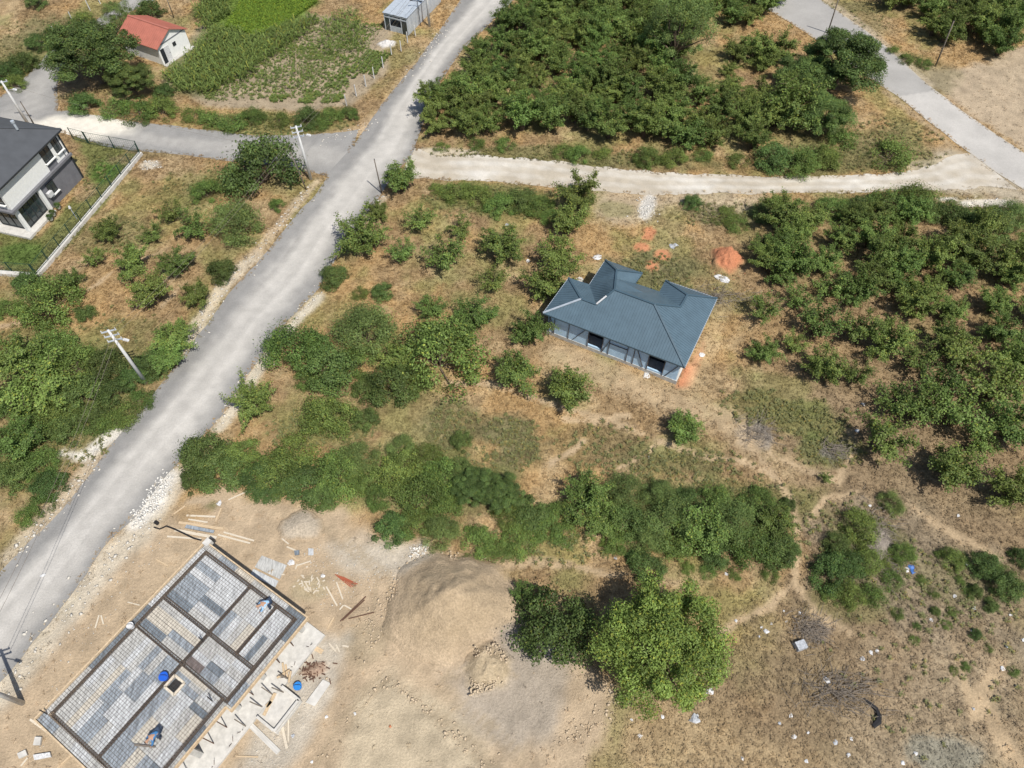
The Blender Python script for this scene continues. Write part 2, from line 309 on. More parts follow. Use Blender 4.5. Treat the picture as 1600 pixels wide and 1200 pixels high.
    path([(137, 708), (160, 690), (185, 672)], .75, (.72, .68, .60), .95, 0); path([(95, 707), (135, 715)], .5, (.70, .66, .58), .9, 0)
    path([(20, 870), (60, 820), (110, 765), (150, 725)], 1.1, (.50, .42, .31), .8, .1)
    path([(285, 545), (320, 490), (355, 440), (400, 400)], .8, (.58, .50, .38), .85, .1)
    path([(400, 400), (440, 345), (480, 300), (495, 285)], .6, (.50, .40, .28), .7, .2)
    path([(340, 668), (362, 640), (395, 590), (425, 545), (465, 498), (500, 462)], .7, (.60, .545, .44), .85, .1)
    path([(545, 372), (575, 338), (600, 310)], .5, (.55, .47, .36), .6, .2)
    path([(500, 215), (560, 205), (600, 172), (640, 120), (690, 55)], 1.0, (.42, .31, .19), .65, .4)
    path([(500, 225), (560, 210), (595, 180)], .5, (.55, .42, .27), .6, .1)
    path([(660, 240), (690, 236), (740, 240)], .7, (.60, .53, .42), .8, .1)
    path([(1470, 250), (1500, 240), (1560, 280)], .7, (.50, .42, .30), .7, .1)
    path([(1290, 0), (1350, 45), (1400, 85), (1450, 130)], .9, (.46, .385, .28), .7, .15)
    path([(1385, 145), (1440, 190), (1500, 238), (1560, 285)], .6, (.40, .31, .2), .6, .2)
    path([(100, 178), (160, 186), (230, 196)], .5, (.50, .40, .27), .5, .2); path([(0, 155), (40, 125), (80, 90)], .6, (.40, .33, .22), .6, .3)
    path([(1015, 308), (1010, 325), (1005, 340)], .7, (.62, .60, .56), .8, 0)
    for a in [(1545, 318, 40, 7), (1480, 312, 14, 4)]: blob(*a, (.64, .60, .52), .9, 0, .4)
    blob(235, 258, 16, 8, (.52, .47, .38), .8, .1)
    fine = (fbm(x, y, .7, 71, 2) - .5)
    c = c * (1 + .5 * fine[:, None])
    return np.clip(c, .01, .9), np.clip(veg, 0, 1)

# ------------------------------------------------------------------ ground sheet
STEP = 0.3
gx = np.arange(-78, 78.01, STEP); gy = np.arange(-2, 128.01, STEP)
X, Y = np.meshgrid(gx, gy); nx, ny = len(gx), len(gy)
xf, yf = X.ravel(), Y.ravel()
GC, GVEG = paint(xf, yf)
V = np.stack([xf, yf, ground_h(xf, yf)], 1)
I = np.arange(nx * ny).reshape(ny, nx)
F = np.stack([I[:-1, :-1].ravel(), I[:-1, 1:].ravel(), I[1:, 1:].ravel(), I[1:, :-1].ravel()], 1)
x1, y1 = gx[-1], gy[-1]
BIG = 2500.0
ov = np.array([(-BIG, -BIG, 0), (BIG, -BIG, 0), (BIG, BIG, 0), (-BIG, BIG, 0)])
n0 = len(V); V = np.vstack([V, ov]); Cg = np.vstack([GC, np.tile([[.24, .2, .1]], (4, 1))])
cn = [I[0, 0], I[0, -1], I[-1, -1], I[-1, 0]]
F = np.vstack([F, [[n0, n0 + 1, cn[1], cn[0]], [n0 + 1, n0 + 2, cn[2], cn[1]], [n0 + 2, n0 + 3, cn[3], cn[2]], [n0 + 3, n0, cn[0], cn[3]]]])
ground = link('ground', np_mesh('ground', V, F, Cg, True, np.r_[GVEG, [1, 1, 1, 1]]), M['soil']); ground['kind'] = 'structure'
def sample(x, y):
    ix = np.clip(((x + 78) / STEP).astype(int), 0, nx - 1); iy = np.clip(((y + 2) / STEP).astype(int), 0, ny - 1)
    return GC.reshape(ny, nx, 3)[iy, ix], GVEG.reshape(ny, nx)[iy, ix]

# ------------------------------------------------------------------ roads
def resample(pts, n):
    pts = np.asarray(pts); d = np.r_[0, np.cumsum(np.hypot(*np.diff(pts, axis=0).T))]; s = np.linspace(0, d[-1], n)
    return np.stack([np.interp(s, d, pts[:, 0]), np.interp(s, d, pts[:, 1])], 1)
def smoothp(p, it=3):
    p = p.copy()
    for _ in range(it): p[1:-1] = .25 * p[:-2] + .5 * p[1:-1] + .25 * p[2:]
    return p
ROADPOLY = []
def road(name, Lp, Rp, z, colfun, matl, jit=.35, across=22, step=.3):
    A = PL(Lp); B = PL(Rp); n = int(max(np.hypot(*np.diff(A, axis=0).T).sum(), np.hypot(*np.diff(B, axis=0).T).sum()) / step)
    A = smoothp(resample(A, n), 6); B = smoothp(resample(B, n), 6)
    t = np.linspace(0, 1, across)[None, :, None]; G = A[:, None] * (1 - t) + B[:, None] * t
    d = (B - A); d /= np.linalg.norm(d, axis=1)[:, None] + 1e-9
    for k, sgn in ((0, -1), (across - 1, 1)):
        e = G[:, k]; off = (fbm(e[:, 0], e[:, 1], 1.3, 81, 3) - .5) * 2 * jit; G[:, k] = e + d * sgn * off[:, None]
    x, y = G[..., 0].ravel(), G[..., 1].ravel(); tt = np.tile(t.ravel(), n)
    zz = ground_h(x, y) + z; ROADPOLY.append(np.vstack([A, B[::-1]]))
    I = np.arange(n * across).reshape(n, across)
    F = np.stack([I[:-1, :-1].ravel(), I[:-1, 1:].ravel(), I[1:, 1:].ravel(), I[1:, :-1].ravel()], 1)
    o = link(name, np_mesh(name, np.stack([x, y, zz], 1), F, colfun(x, y, tt), True), matl); o['kind'] = 'structure'; return o
GRAV, DUST = np.array([.25, .244, .234]), np.array([.43, .41, .378])
def lerp(a, b, m): return a * (1 - m[:, None]) + b * m[:, None]
def c_main(x, y, t):
    w = (fbm(x, y, 5, 91, 2) - .5) * .16 + (fbm(x, y, .8, 95, 2) - .5) * .12
    dst = sstep(.14, .40, t + w) * sstep(.98, .68, t + w); near = sstep(26, 10, y)
    dst = np.clip(dst + near * sstep(.1, .3, t) * sstep(1, .8, t) * .35, 0, 1)
    c = lerp(np.tile(GRAV, (len(x), 1)), np.tile(DUST, (len(x), 1)), dst * .95)
    st = sstep(.55, .75, fbm(x * .8 + y * .6, (y * .8 - x * .6) * .18, 1.2, 97, 3)) * .35
    c = lerp(c, np.tile(DUST * 1.12, (len(x), 1)), st * dst)
    c = c * (1 + .3 * (fbm(t * 9, y * .06, 1.0, 191, 3) - .5) + .1 * np.exp(-((t - .36) / .05) ** 2) + .1 * np.exp(-((t - .62) / .05) ** 2))[:, None]
    return c * (1 + .22 * (fbm(x, y, .6, 99, 2) - .5))[:, None]
def c_side(x, y, t):
    dst = sstep(.2, .45, t + (fbm(x, y, 3, 92) - .5) * .5) * sstep(.95, .6, t) * .45
    c = lerp(np.tile(GRAV * 1.05, (len(x), 1)), np.tile(DUST, (len(x), 1)), dst)
    cx, cy = P(125, 197); m = sstep(1.15, .5, np.hypot((x - cx) / 8.0, (y - cy) / 2.6) + (fbm(x, y, 2, 94) - .5) * .7)
    c = lerp(c, np.tile(np.array([.66, .62, .54]), (len(x), 1)), m)
    return c * (1 + .25 * (fbm(x, y, .6, 99, 2) - .5))[:, None]
def c_track(x, y, t):
    w = (fbm(x, y, 1.5, 93) - .5) * .3
    ruts = sstep(.12, .05, np.abs(t + w * .5 - .3)) + sstep(.12, .05, np.abs(t + w * .5 - .68)) + sstep(.15, .0, t)
    c = lerp(np.tile(np.array([.43, .38, .305]), (len(x), 1)), np.tile(np.array([.58, .55, .495]), (len(x), 1)), np.clip(ruts * .35 + 1.6 * (fbm(x, y, 4, 98) - .4) + .8 * (fbm(x, y, 1.2, 96, 3) - .5), 0, 1))
    return c * (1 + .28 * (fbm(x, y, .7, 99, 2) - .5))[:, None]
def c_pave(x, y, t):
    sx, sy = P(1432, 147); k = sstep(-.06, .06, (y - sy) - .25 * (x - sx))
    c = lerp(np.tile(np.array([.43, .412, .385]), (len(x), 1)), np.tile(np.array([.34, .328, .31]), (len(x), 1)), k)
    edge = sstep(.06, 0, np.minimum(t, 1 - t)); c = lerp(c, np.tile(np.array([.45, .40, .32]), (len(x), 1)), edge * .6)
    return c * (1 + .3 * (fbm(x, y, 2.5, 99, 3) - .5))[:, None]
road('dirt_track', TRACK_U, TRACK_D, .018, c_track, M['road'], .45)
road('gravel_side_road', SIDE_U, SIDE_D, .024, c_side, M['road'], .2)
road('gravel_lane', LANE_L, LANE_R, .028, c_side, M['road'], .2)
road('gravel_road', ROAD_L, ROAD_R, .032, c_main, M['road'], .14)
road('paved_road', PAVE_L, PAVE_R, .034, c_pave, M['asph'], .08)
def on_road(x, y, m=0.0):
    r = np.zeros(np.shape(x), bool)
    for p in ROADPOLY: r |= poly_sd(x, y, p[::4]) > -m
    return r
# ------------------------------------------------------------------ foliage generators
def leaf_mesh(name, C, Nrm, L, W, tint, seed, fold=.25):
    r = np.random.default_rng(seed); n = len(C)
    Nrm = Nrm / (np.linalg.norm(Nrm, axis=1)[:, None] + 1e-9)
    a = r.normal(size=(n, 3)); t = a - (a * Nrm).sum(1)[:, None] * Nrm; t /= np.linalg.norm(t, axis=1)[:, None] + 1e-9
    b = np.cross(Nrm, t); L = np.asarray(L)[:, None]; W = np.asarray(W)[:, None]
    V = np.empty((n, 4, 3)); V[:, 0] = C - t * L * .5; V[:, 1] = C + b * W * .5 + Nrm * W * fold; V[:, 2] = C + t * L * .5; V[:, 3] = C - b * W * .5 + Nrm * W * fold
    F = np.arange(4 * n).reshape(n, 4)
    return np_mesh(name, V.reshape(-1, 3), F, np.repeat(tint, 4, 0))
def tint_of(r, n, base=1.0, var=.3, yellow=.12):
    k = base * (1 + var * (r.random(n) - .5) * 2); y = r.random(n) < yellow
    c = np.stack([k, k, k], 1); c[y] *= [1.5, 1.18, .9]; return c
def stems_mesh(name, tubes):
    b = MB()
    for p, rd in tubes: b.tube(p, rd, 4, False)
    me = bpy.data.meshes.new(name); me.from_pydata([tuple(p) for p in b.v], [], b.f); me.polygons.foreach_set('use_smooth', np.ones(len(me.polygons), bool)); me.materials.append(M['bark']); return me
def gen_hazel(seed, m, R=1.5, Ht=2.3, nst=13, per=480, leaf=.104, droop=.25):
    """many-stemmed open bush: stems fan out of the stool, leaves sit along the shoots"""
    r = np.random.default_rng(seed); C = []; Nn = []; tubes = []; tn = []
    for i in range(nst):
        az = 2 * math.pi * (i + r.random() * .8) / nst; sp = r.random() ** .6; h = Ht * (1.02 - .45 * sp * sp) * (.75 + .4 * r.random())
        reach = R * (.25 + .8 * sp) * (.8 + .35 * r.random()); q = []
        for k in range(7):
            s = k / 6; q.append((math.cos(az) * (.12 + reach * s ** 1.5) + r.normal() * .03, math.sin(az) * (.12 + reach * s ** 1.5) + r.normal() * .03, h * (1 - (1 - s) ** 1.5) - droop * s ** 4 * sp))
        q = np.array(q); tubes.append((q, [.035 * (1 - .8 * k / 6) for k in range(7)])); lum = .8 + .45 * r.random()
        runs = [(q, .28, per // 3)]
        for j in range(6):
            s = .3 + .65 * r.random(); p = np.array([np.interp(s * 6, range(7), q[:, d]) for d in range(3)])
            dv = np.array([math.cos(az), math.sin(az), .5]) * .5 + r.normal(size=3) * .6; dv[2] = abs(dv[2]) * .7; dv /= np.linalg.norm(dv); ln = .3 + .42 * r.random() * R
            e = np.array([p + dv * ln * k / 3 for k in range(4)]); e[:, 2] -= .08 * (np.arange(4) / 3) ** 2; tubes.append((e, [.014, .011, .008, .004])); runs.append((e, 0, int(per * .115)))
        for e, s0, cnt in runs:
            s = s0 + (1 - s0) * r.random(cnt) ** .8; k = s * (len(e) - 1); pp = np.stack([np.interp(k, range(len(e)), e[:, d]) for d in range(3)], 1)
            C.append(pp + r.normal(size=(cnt, 3)) * [.1, .1, .08]); nn = r.normal(size=(cnt, 3)) * .55 + [math.cos(az) * .35, math.sin(az) * .35, .85]; Nn.append(nn); tn.append(tint_of(r, cnt, lum, .25, .07))
    C = np.vstack(C); C[:, 2] = np.maximum(C[:, 2], .06); n = len(C); L = leaf * (.7 + .6 * r.random(n))
    return leaf_mesh('crown', C, np.vstack(Nn), L, L * .78, np.vstack(tn), seed + 1), stems_mesh('stem', tubes)
def gen_dome(seed, m, R=1.6, Ht=1.7, lumps=42, per=200, leaf=.112, spiky=.2, lw=.6, base_lift=.0):
    """closed shrub: overlapping leafy lumps over a low dome"""
    r = np.random.default_rng(seed); C = []; Nn = []; tn = []; tubes = []
    for i in range(lumps):
        az = r.random() * 2 * math.pi; el = math.asin(min(1, r.random() ** .75)); k = .72 + .35 * r.random()
        c = np.array([math.cos(az) * math.cos(el) * R * k, math.sin(az) * math.cos(el) * R * k, base_lift + max(.12, math.sin(el) * (Ht - base_lift) * k * .93)])
        lr = R * (.18 + .14 * r.random()); d = r.normal(size=(per, 3)); d /= np.linalg.norm(d, axis=1)[:, None]; d[:, 2] = np.where(d[:, 2] < -.2, -d[:, 2], d[:, 2])
        rad = lr * (.55 + .5 * r.random(per) ** .6); pts = c + d * rad[:, None] * [1, 1, .8]
        if spiky:
            sp = r.random(per) < spiky; pts[sp] += (d[sp] + [0, 0, .5]) * (r.random(sp.sum())[:, None] * .45)
        C.append(pts); Nn.append(d + r.normal(size=(per, 3)) * .55 + [0, 0, .35]); tn.append(tint_of(r, per, .62 + .62 * r.random(), .28, .08))
        if i % 3 == 0: tubes.append(([(0.1 * math.cos(az), .1 * math.sin(az), 0), tuple(c * [.5, .5, .6]), tuple(c)], [.05, .03, .012]))
    C = np.vstack(C); C[:, 2] = np.maximum(C[:, 2], .04); n = len(C); L = leaf * (.7 + .6 * r.random(n))
    return leaf_mesh('crown', C, np.vstack(Nn), L, L * lw, np.vstack(tn), seed + 1), stems_mesh('stem', tubes)
def gen_tree(seed, R=3.4, Ht=6.5, trunk_h=1.6, limbs=9, lumps=46, per=330, leaf=.22, lw=.5, clear=.25):
    r = np.random.default_rng(seed); C = []; Nn = []; tn = []; tubes = []
    tubes.append(([(0, 0, -.1), (.05, .02, trunk_h * .5), (.02, .06, trunk_h), (.05, 0, Ht * .7)], [R * .075, R * .06, R * .05, .03]))
    cz = trunk_h + (Ht - trunk_h) * .48; rz = (Ht - trunk_h) * .52; cs = []
    for i in range(lumps):
        az = i * 2.39996 + r.normal() * .25; el = math.asin(min(.99, max(-.6, -.45 + 1.43 * (i + .5) / lumps + r.normal() * .08))); k = .42 + .66 * r.random() ** .8
        cs.append(np.array([math.cos(az) * math.cos(el) * R * k, math.sin(az) * math.cos(el) * R * k, cz + math.sin(el) * rz * k]))
    for i in range(9): cs.append(np.array([r.normal() * .16 * R, r.normal() * .16 * R, cz + rz * (.55 + .33 * r.random())]))
    for i, c in enumerate(cs):
        if i % max(1, lumps // (limbs * 2)) == 0: 
            z0 = trunk_h * (.75 + .5 * r.random()); md = c * .5 + np.array([0, 0, z0 * .55]); tubes.append(([(0.03, 0, z0), tuple(md), tuple(c)], [R * .032, R * .018, .012]))
        lr = R * (.11 + .15 * r.random()); d = r.normal(size=(per, 3)); d /= np.linalg.norm(d, axis=1)[:, None]
        rad = lr * (.3 + .85 * r.random(per) ** .7); C.append(c + d * rad[:, None] * [1, 1, .72]); Nn.append(d * [.8, .8, .6] + r.normal(size=(per, 3)) * .5 + [0, 0, .55]); tn.append(tint_of(r, per, .6 + .75 * r.random(), .28, .12))
    C = np.vstack(C); C[:, 2] = np.maximum(C[:, 2], .25); n = len(C); L = leaf * (.65 + .7 * r.random(n))
    return leaf_mesh('crown', C, np.vstack(Nn), L, L * lw, np.vstack(tn), seed + 1), stems_mesh('trunk', tubes)

LM = {'hazel': mat_leaf('leaf_hazel', (.140, .200, .052), .33, .022, .24, gain=1.14), 'dark': mat_leaf('leaf_dark', (.098, .152, .044), .3, .02, .22, gain=1.15), 'bright': mat_leaf('leaf_bright', (.145, .212, .054), .33, .02, .2, gain=1.1), 'grey': mat_leaf('leaf_greygreen', (.150, .215, .066), .3, .015, .15, gain=1.15),
      'walnut': mat_leaf('leaf_walnut', (.168, .235, .056), .37, .01, .08, gain=1.28), 'fine': mat_leaf('leaf_fine', (.13, .19, .055), .3, .01, .08, gain=1.28)}
KIND = {}
def reg(key, fn, n, m, seed, R, H, part, **kw):
    L = []
    for i in range(n):
        cr, st = fn(seed + i * 13, m, R=R, Ht=H, **kw) if fn is not gen_tree else fn(seed + i * 13, R=R, Ht=H, **kw)
        cr.materials.append(LM[m]); L.append((cr, st))
    co = np.empty(len(L[0][0].vertices) * 3, np.float32); L[0][0].vertices.foreach_get('co', co); co = co.reshape(-1, 3)
    KIND[key] = (L, float(np.percentile(np.hypot(co[:, 0], co[:, 1]), 94)), float(np.percentile(co[:, 2], 97)), part)
reg('hazel', gen_hazel, 6, 'hazel', 100, 1.5, 2.3, 'stem')
reg('sparse', gen_hazel, 4, 'hazel', 300, 1.3, 2.2, 'stem', nst=9, per=260, leaf=.115)
reg('orchard', gen_hazel, 6, 'hazel', 500, 1.7, 2.9, 'stem', nst=17, per=500, leaf=.115)
reg('dome', gen_dome, 5, 'dark', 700, 1.6, 1.8, 'stem')
reg('bright', gen_dome, 4, 'bright', 800, 1.6, 1.6, 'stem', leaf=.1, spiky=.25)
reg('grey', gen_dome, 3, 'grey', 900, 1.8, 2.3, 'stem', leaf=.11, spiky=.4, lw=.4, lumps=48, per=280)
reg('low', gen_dome, 4, 'bright', 1000, 1.3, .75, 'stem', leaf=.09, lumps=26, per=150, spiky=.35)
reg('tree', gen_tree, 3, 'dark', 1100, 3.2, 6.0, 'trunk', leaf=.145, lw=.55, lumps=88, per=480)
reg('walnut', gen_tree, 1, 'walnut', 1200, 3.7, 7.2, 'trunk', leaf=.165, lw=.5, lumps=100, per=400, trunk_h=1.5)
if False: reg('fine', gen_tree, 1, 'fine', 1300, 2.9, 4.8, 'trunk', leaf=.12, lw=.4, lumps=92, per=330, trunk_h=.6)
reg('olive', gen_tree, 1, 'grey', 1400, 2.7, 6.0, 'trunk', leaf=.13, lw=.35, lumps=60, per=260, trunk_h=1.0)
_cnt = {}
def plant_at(x, y, R, key, name, label, cat, group=None, hs=1.0, rr=None):
    L, R0, H0, part = KIND[key]; i = _cnt.get(key, 0); _cnt[key] = i + 1
    cr, st = L[i % len(L)]; s = R / R0; rr = rr or random
    e = empty(name, (x, y, gz(x, y) - .03), label, cat, group, rr.random() * 6.283)
    e.scale = (s * rr.uniform(.93, 1.08), s * rr.uniform(.93, 1.08), s * hs * rr.uniform(.92, 1.08))
    link(part, st, None, e); link('crown', cr, None, e); return e
def bush(px, py, rpx, key, label, hs=1.0, name=None, cat=None, group=None):
    R = rpx * mpp(px, py) * .92; L, R0, H0, part = KIND[key]; z = .5 * H0 * hs * R / R0; x, y = P(px, py, z)
    tree = key in ('tree', 'walnut', 'fine', 'olive')
    return plant_at(x, y, R, key, name or ('tree' if tree else 'bush'), label, cat or ('tree' if tree else 'bush'), group, hs)

# --- single bushes and trees, each read off the photo
SINGLE = [
 (625, 281, 28, 'hazel', 'dense round bush at the road junction beside the thin wooden pole'),
 (590, 330, 20, 'hazel', 'small bush casting shadow on the gravel road below the thin wooden pole'),
 (562, 368, 36, 'hazel', 'wide bush overhanging the right edge of the gravel road, upper of the two largest'),
 (520, 429, 25, 'dome', 'dark green bush right at the gravel road edge, level with the grey-roofed house'),
 (657, 345, 24, 'sparse', 'thin bush in dry grass near the hedge strip, left of two small ones'),
 (720, 358, 22, 'sparse', 'small sparse bush in dry grass just below the green hedge strip'),
 (630, 396, 24, 'sparse', 'spindly bush standing alone in the dry field by the wide roadside bush'),
 (697, 404, 33, 'sparse', 'tall spindly yellowish bush in the middle of the dry field'),
 (785, 383, 33, 'hazel', 'spreading bush between the tall spindly bush and the orchard row left of the house'),
 (772, 440, 24, 'sparse', 'half bare small bush with a pale litter scrap nearby'),
 (563, 456, 16, 'low', 'low dark green clump beside a rounder bush in the dry field'),
 (598, 454, 20, 'dome', 'small round bush right of a low dark clump in the dry field'),
 (673, 481, 22, 'hazel', 'small compact bush alone in dry grass above the biggest dome bush'),
 (742, 494, 31, 'hazel', 'upright bush with a dark shadow to its left above the biggest dome bush'),
 (566, 514, 50, 'grey', 'pale grey-green domed bush, upper one of the roadside clump'),
 (458, 546, 49, 'bright', 'large dark dome bush of the clump touching the gravel road'),
 (518, 577, 50, 'dome', 'dark dome bush in the middle of the roadside clump'),
 (682, 550, 76, 'bright', 'biggest domed bush of the dry field, right end of the clump'),
 (612, 598, 44, 'dome', 'dark leafy bush at the lower edge of the clump, left of the biggest dome'),
 (803, 582, 37, 'hazel', 'round bush in dry grass left of the worn strip before the house'),
 (887, 609, 37, 'hazel', 'round bush in dry grass just below the worn strip before the house'),
 (830, 517, 29, 'hazel', 'bush touching the lower left corner of the grey-roofed house'),
 (857, 441, 35, 'hazel', 'bush in the row directly left of the grey-roofed house'),
 (872, 398, 32, 'hazel', 'bush at the top of the row left of the grey-roofed house'),
 (905, 303, 33, 'hazel', 'tall dark bush leaning over the white track above the house'),
 (888, 347, 29, 'hazel', 'bush between the tall trackside bush and the row left of the house'),
 (1081, 315, 17, 'dome', 'small upright round bush on the pale ground below the white track'),
 (1068, 668, 29, 'hazel', 'lone bright bush by the footpath below the grey-roofed house'),
 (393, 627, 31, 'hazel', 'bush on the right roadside above the long hedge'),
 (361, 343, 42, 'grey', 'large domed feathery bush under the power line left of the road'),
 (323, 297, 24, 'bright', 'low spreading bush between the dark tree and the feathery dome bush'),
 (300, 355, 25, 'sparse', 'pale bush immediately left of the feathery dome bush'),
 (268, 335, 20, 'sparse', 'small loose bush in dry grass toward the garden curb'),
 (240, 368, 17, 'sparse', 'smallest bush between the garden curb and the feathery dome bush'),
 (168, 360, 20, 'hazel', 'yellowish bush closest to the garden curb with the fence lamp'),
 (148, 405, 17, 'sparse', 'small pale bush below the yellowish bush at the garden curb'),
 (208, 411, 25, 'hazel', 'bush on the thin footpath in the left field'),
 (276, 412, 23, 'hazel', 'round bush right of the thin footpath in the left field'),
 (345, 421, 26, 'dome', 'compact round bush nearest the left edge of the gravel road'),
 (237, 455, 30, 'hazel', 'bright spreading bush in the centre of the left field below the footpath'),
 (308, 461, 22, 'hazel', 'bush by the chalky road verge, below the compact round one'),
 (132, 488, 15, 'dome', 'tiny round bush in the dry grass of the left field'),
 (112, 437, 17, 'sparse', 'pale bush just right of the big bush below the garden corner'),
 (70, 469, 41, 'bright', 'big spreading bush below the corner of the garden curb'),
 (40, 441, 20, 'dome', 'dark bush tucked under the corner of the garden curb'),
 (10, 480, 19, 'bright', 'bush cut by the left picture edge below the garden'),
 (433, 320, 13, 'bright', 'very small bright bush on the left road verge by the concrete pole'),
 (570, 655, 23, 'dome', 'small dark blue-green bush at the right end of the pale thicket'),
 (510, 646, 44, 'bright', 'pale green spreading thicket bush above the long hedge'),
 (1036, 1012, 88, 'walnut', 'large bright leafy walnut-like tree beside the earth mounds'),
 (815, 925, 20, 'sparse', 'straggly bush at the top left of the fine-leaved tree'),
 (142, 92, 55, 'tree', 'huge dark broadleaf tree beside the red-roofed shed'),
 (206, 130, 30, 'tree', 'smaller dark tree in front of the red-roofed shed'),
 (190, 34, 22, 'olive', 'thin grey-green tree behind the red-roofed shed'),
 (233, 16, 20, 'dome', 'dark round bush behind the ridge of the red-roofed shed'),
 (1060, 48, 48, 'olive', 'feathery grey-green tree standing out of the dense orchard'),
 (1316, 106, 52, 'tree', 'large dark tree overhanging the paved road'),
 (1258, 122, 40, 'tree', 'yellowish crowned tree left of the large dark roadside tree'),
 (1235, 170, 38, 'hazel', 'tall bush at the foot of the roadside trees, above the white track'),
 (1290, 186, 36, 'tree', 'tree at the lower right of the roadside tree group'),
 (1215, 75, 26, 'hazel', 'bush beside the paved road at the end of the orchard clearing'),
 (1392, 238, 34, 'low', 'low sprawling shrub in the grassy corner between track and paved road'),
 (1345, 820, 30, 'bright', 'bright green bush beside the grey brushwood pile'),
 (1300, 893, 32, 'dome', 'large bush at the fork of the footpath near the dump ground'),
 (1395, 783, 19, 'grey', 'small grey-green shrub at the top of the brushwood pile'),
 (1412, 862, 19, 'bright', 'small bright shrub among the litter right of the brushwood pile'),
 (1487, 872, 20, 'bright', 'yellow-green shrub in the scrub right of the litter patch'),
 (1540, 880, 23, 'dome', 'shrub near the right picture edge above the pair of dark clumps'),
 (1575, 915, 24, 'dome', 'dark shrub clump at the right edge of the dump ground'),
 (1232, 788, 13, 'dome', 'small dark bush beside the footpath at the end of the long hedge'),
 (720, 688, 20, 'dome', 'small dark bush in dry grass above the glossy hedge bush'),
 (1290, 747, 10, 'sparse', 'tiny yellowish bush beside the forked footpath'),
]
for a in SINGLE: bush(*a, hs=.72 if a[3] == 'tree' else (.85 if a[3] == 'walnut' else 1.0))
bush(404, 258, 54, 'dome', 'broad dark tree beside the concrete pole at the road junction', 1.15, 'tree', 'tree')
bush(868, 973, 66, 'dome', 'dense fine-leaved rounded tree left of the large bright tree', 1.15, 'tree', 'tree')
# --- hedges and thickets: merged bushes nothing tells apart
def thicket(rows, label, group, hs=1.0):
    for px, py, r, key in rows:
        if 'sparse lower rows' in label or 'roadside thicket' in group: r *= .88
        nm, ct = ('weed_clump', 'weed clump') if ('clump' in label) else (('orchard_bush', 'bush') if 'orchard' in label and 'hedge' not in label and 'shrub' not in label else ('hedge_bush', 'bush'))
        bush(px, py, r * 1.0, key, label, hs, nm, ct, group)
thicket([(318, 712, 42, 'dome'), (345, 735, 36, 'dome'), (372, 708, 32, 'bright'), (300, 748, 24, 'dome')], 'merged bush at the left end of the long hedge, by the gravel road', 'bushes at the road end of the long hedge', .8)
thicket([(440, 735, 46, 'bright'), (480, 752, 46, 'dome'), (530, 738, 46, 'bright'), (460, 705, 34, 'low'), (415, 765, 24, 'dome'), (505, 775, 28, 'dome'), (560, 715, 34, 'grey'), (400, 742, 30, 'dome'), (572, 752, 30, 'bright')], 'merged bush in the rounded left mass of the long hedge', 'bushes in the left mass of the long hedge', .75)
thicket([(620, 735, 44, 'bright'), (660, 772, 48, 'bright'), (690, 745, 38, 'bright'), (612, 825, 34, 'dome'), (650, 818, 30, 'bright'), (688, 832, 32, 'grey'), (625, 700, 26, 'grey'), (700, 790, 30, 'bright'), (665, 712, 28, 'bright'), (592, 775, 26, 'bright'), (715, 735, 28, 'dome')], 'merged light green bush in the middle mass of the long hedge', 'bushes in the middle mass of the long hedge', .75)
thicket([(740, 760, 34, 'tree'), (785, 772, 36, 'tree')], 'glossy dark broadleaf bush in the middle of the long hedge', 'glossy bushes in the long hedge', .62)
thicket([(745, 845, 32, 'bright'), (775, 860, 24, 'low'), (830, 800, 36, 'dome'), (860, 815, 34, 'bright'), (810, 840, 34, 'bright'), (880, 835, 26, 'low'), (795, 805, 30, 'bright'), (880, 800, 26, 'bright')], 'low merged bush along the lower side of the long hedge', 'low bushes under the long hedge', .6)
thicket([(915, 775, 36, 'hazel'), (940, 808, 34, 'hazel'), (980, 765, 36, 'grey'), (985, 815, 36, 'dome'), (1030, 770, 30, 'grey'), (1045, 815, 46, 'grey'), (1075, 790, 34, 'dome'), (1100, 830, 40, 'hazel'), (1120, 785, 34, 'bright'), (1150, 815, 42, 'grey'), (1185, 785, 30, 'bright'), (1175, 850, 38, 'bright'), (1215, 855, 34, 'dome'), (1210, 815, 28, 'hazel'), (1010, 882, 30, 'dome'), (1120, 865, 28, 'dome'), (1010, 840, 30, 'grey'), (1060, 850, 30, 'bright'), (960, 845, 24, 'bright'), (1235, 860, 20, 'dome')],
        'merged bush in the tall right half of the long hedge', 'bushes in the right half of the long hedge', .85)
thicket([(25, 560, 42, 'hazel'), (75, 545, 46, 'bright'), (115, 570, 44, 'bright'), (160, 570, 36, 'dome'), (60, 600, 48, 'hazel'), (120, 615, 42, 'dome'), (20, 625, 40, 'bright'), (85, 645, 40, 'bright'), (140, 650, 30, 'dome'), (178, 610, 30, 'dome'), (25, 690, 40, 'hazel'), (60, 720, 30, 'bright'), (20, 740, 34, 'dome'), (75, 755, 28, 'dome'), (100, 670, 32, 'dome'), (45, 665, 36, 'bright')],
        'merged bush in the thicket left of the road, behind the concrete lamp pole', 'bushes in the roadside thicket on the left', .8)
thicket([(270, 528, 30, 'hazel'), (235, 565, 30, 'dome'), (262, 560, 26, 'hazel'), (208, 590, 24, 'dome'), (215, 625, 22, 'low'), (190, 648, 24, 'low'), (160, 662, 22, 'low')], 'roadside bush between the concrete lamp pole and the chalky verge', 'bushes on the verge by the lamp pole', .8)
thicket([(175, 655, 18, 'low'), (60, 790, 20, 'low'), (40, 805, 18, 'low')], 'low scrub clump on the left verge of the gravel road', 'low clumps on the left verge')
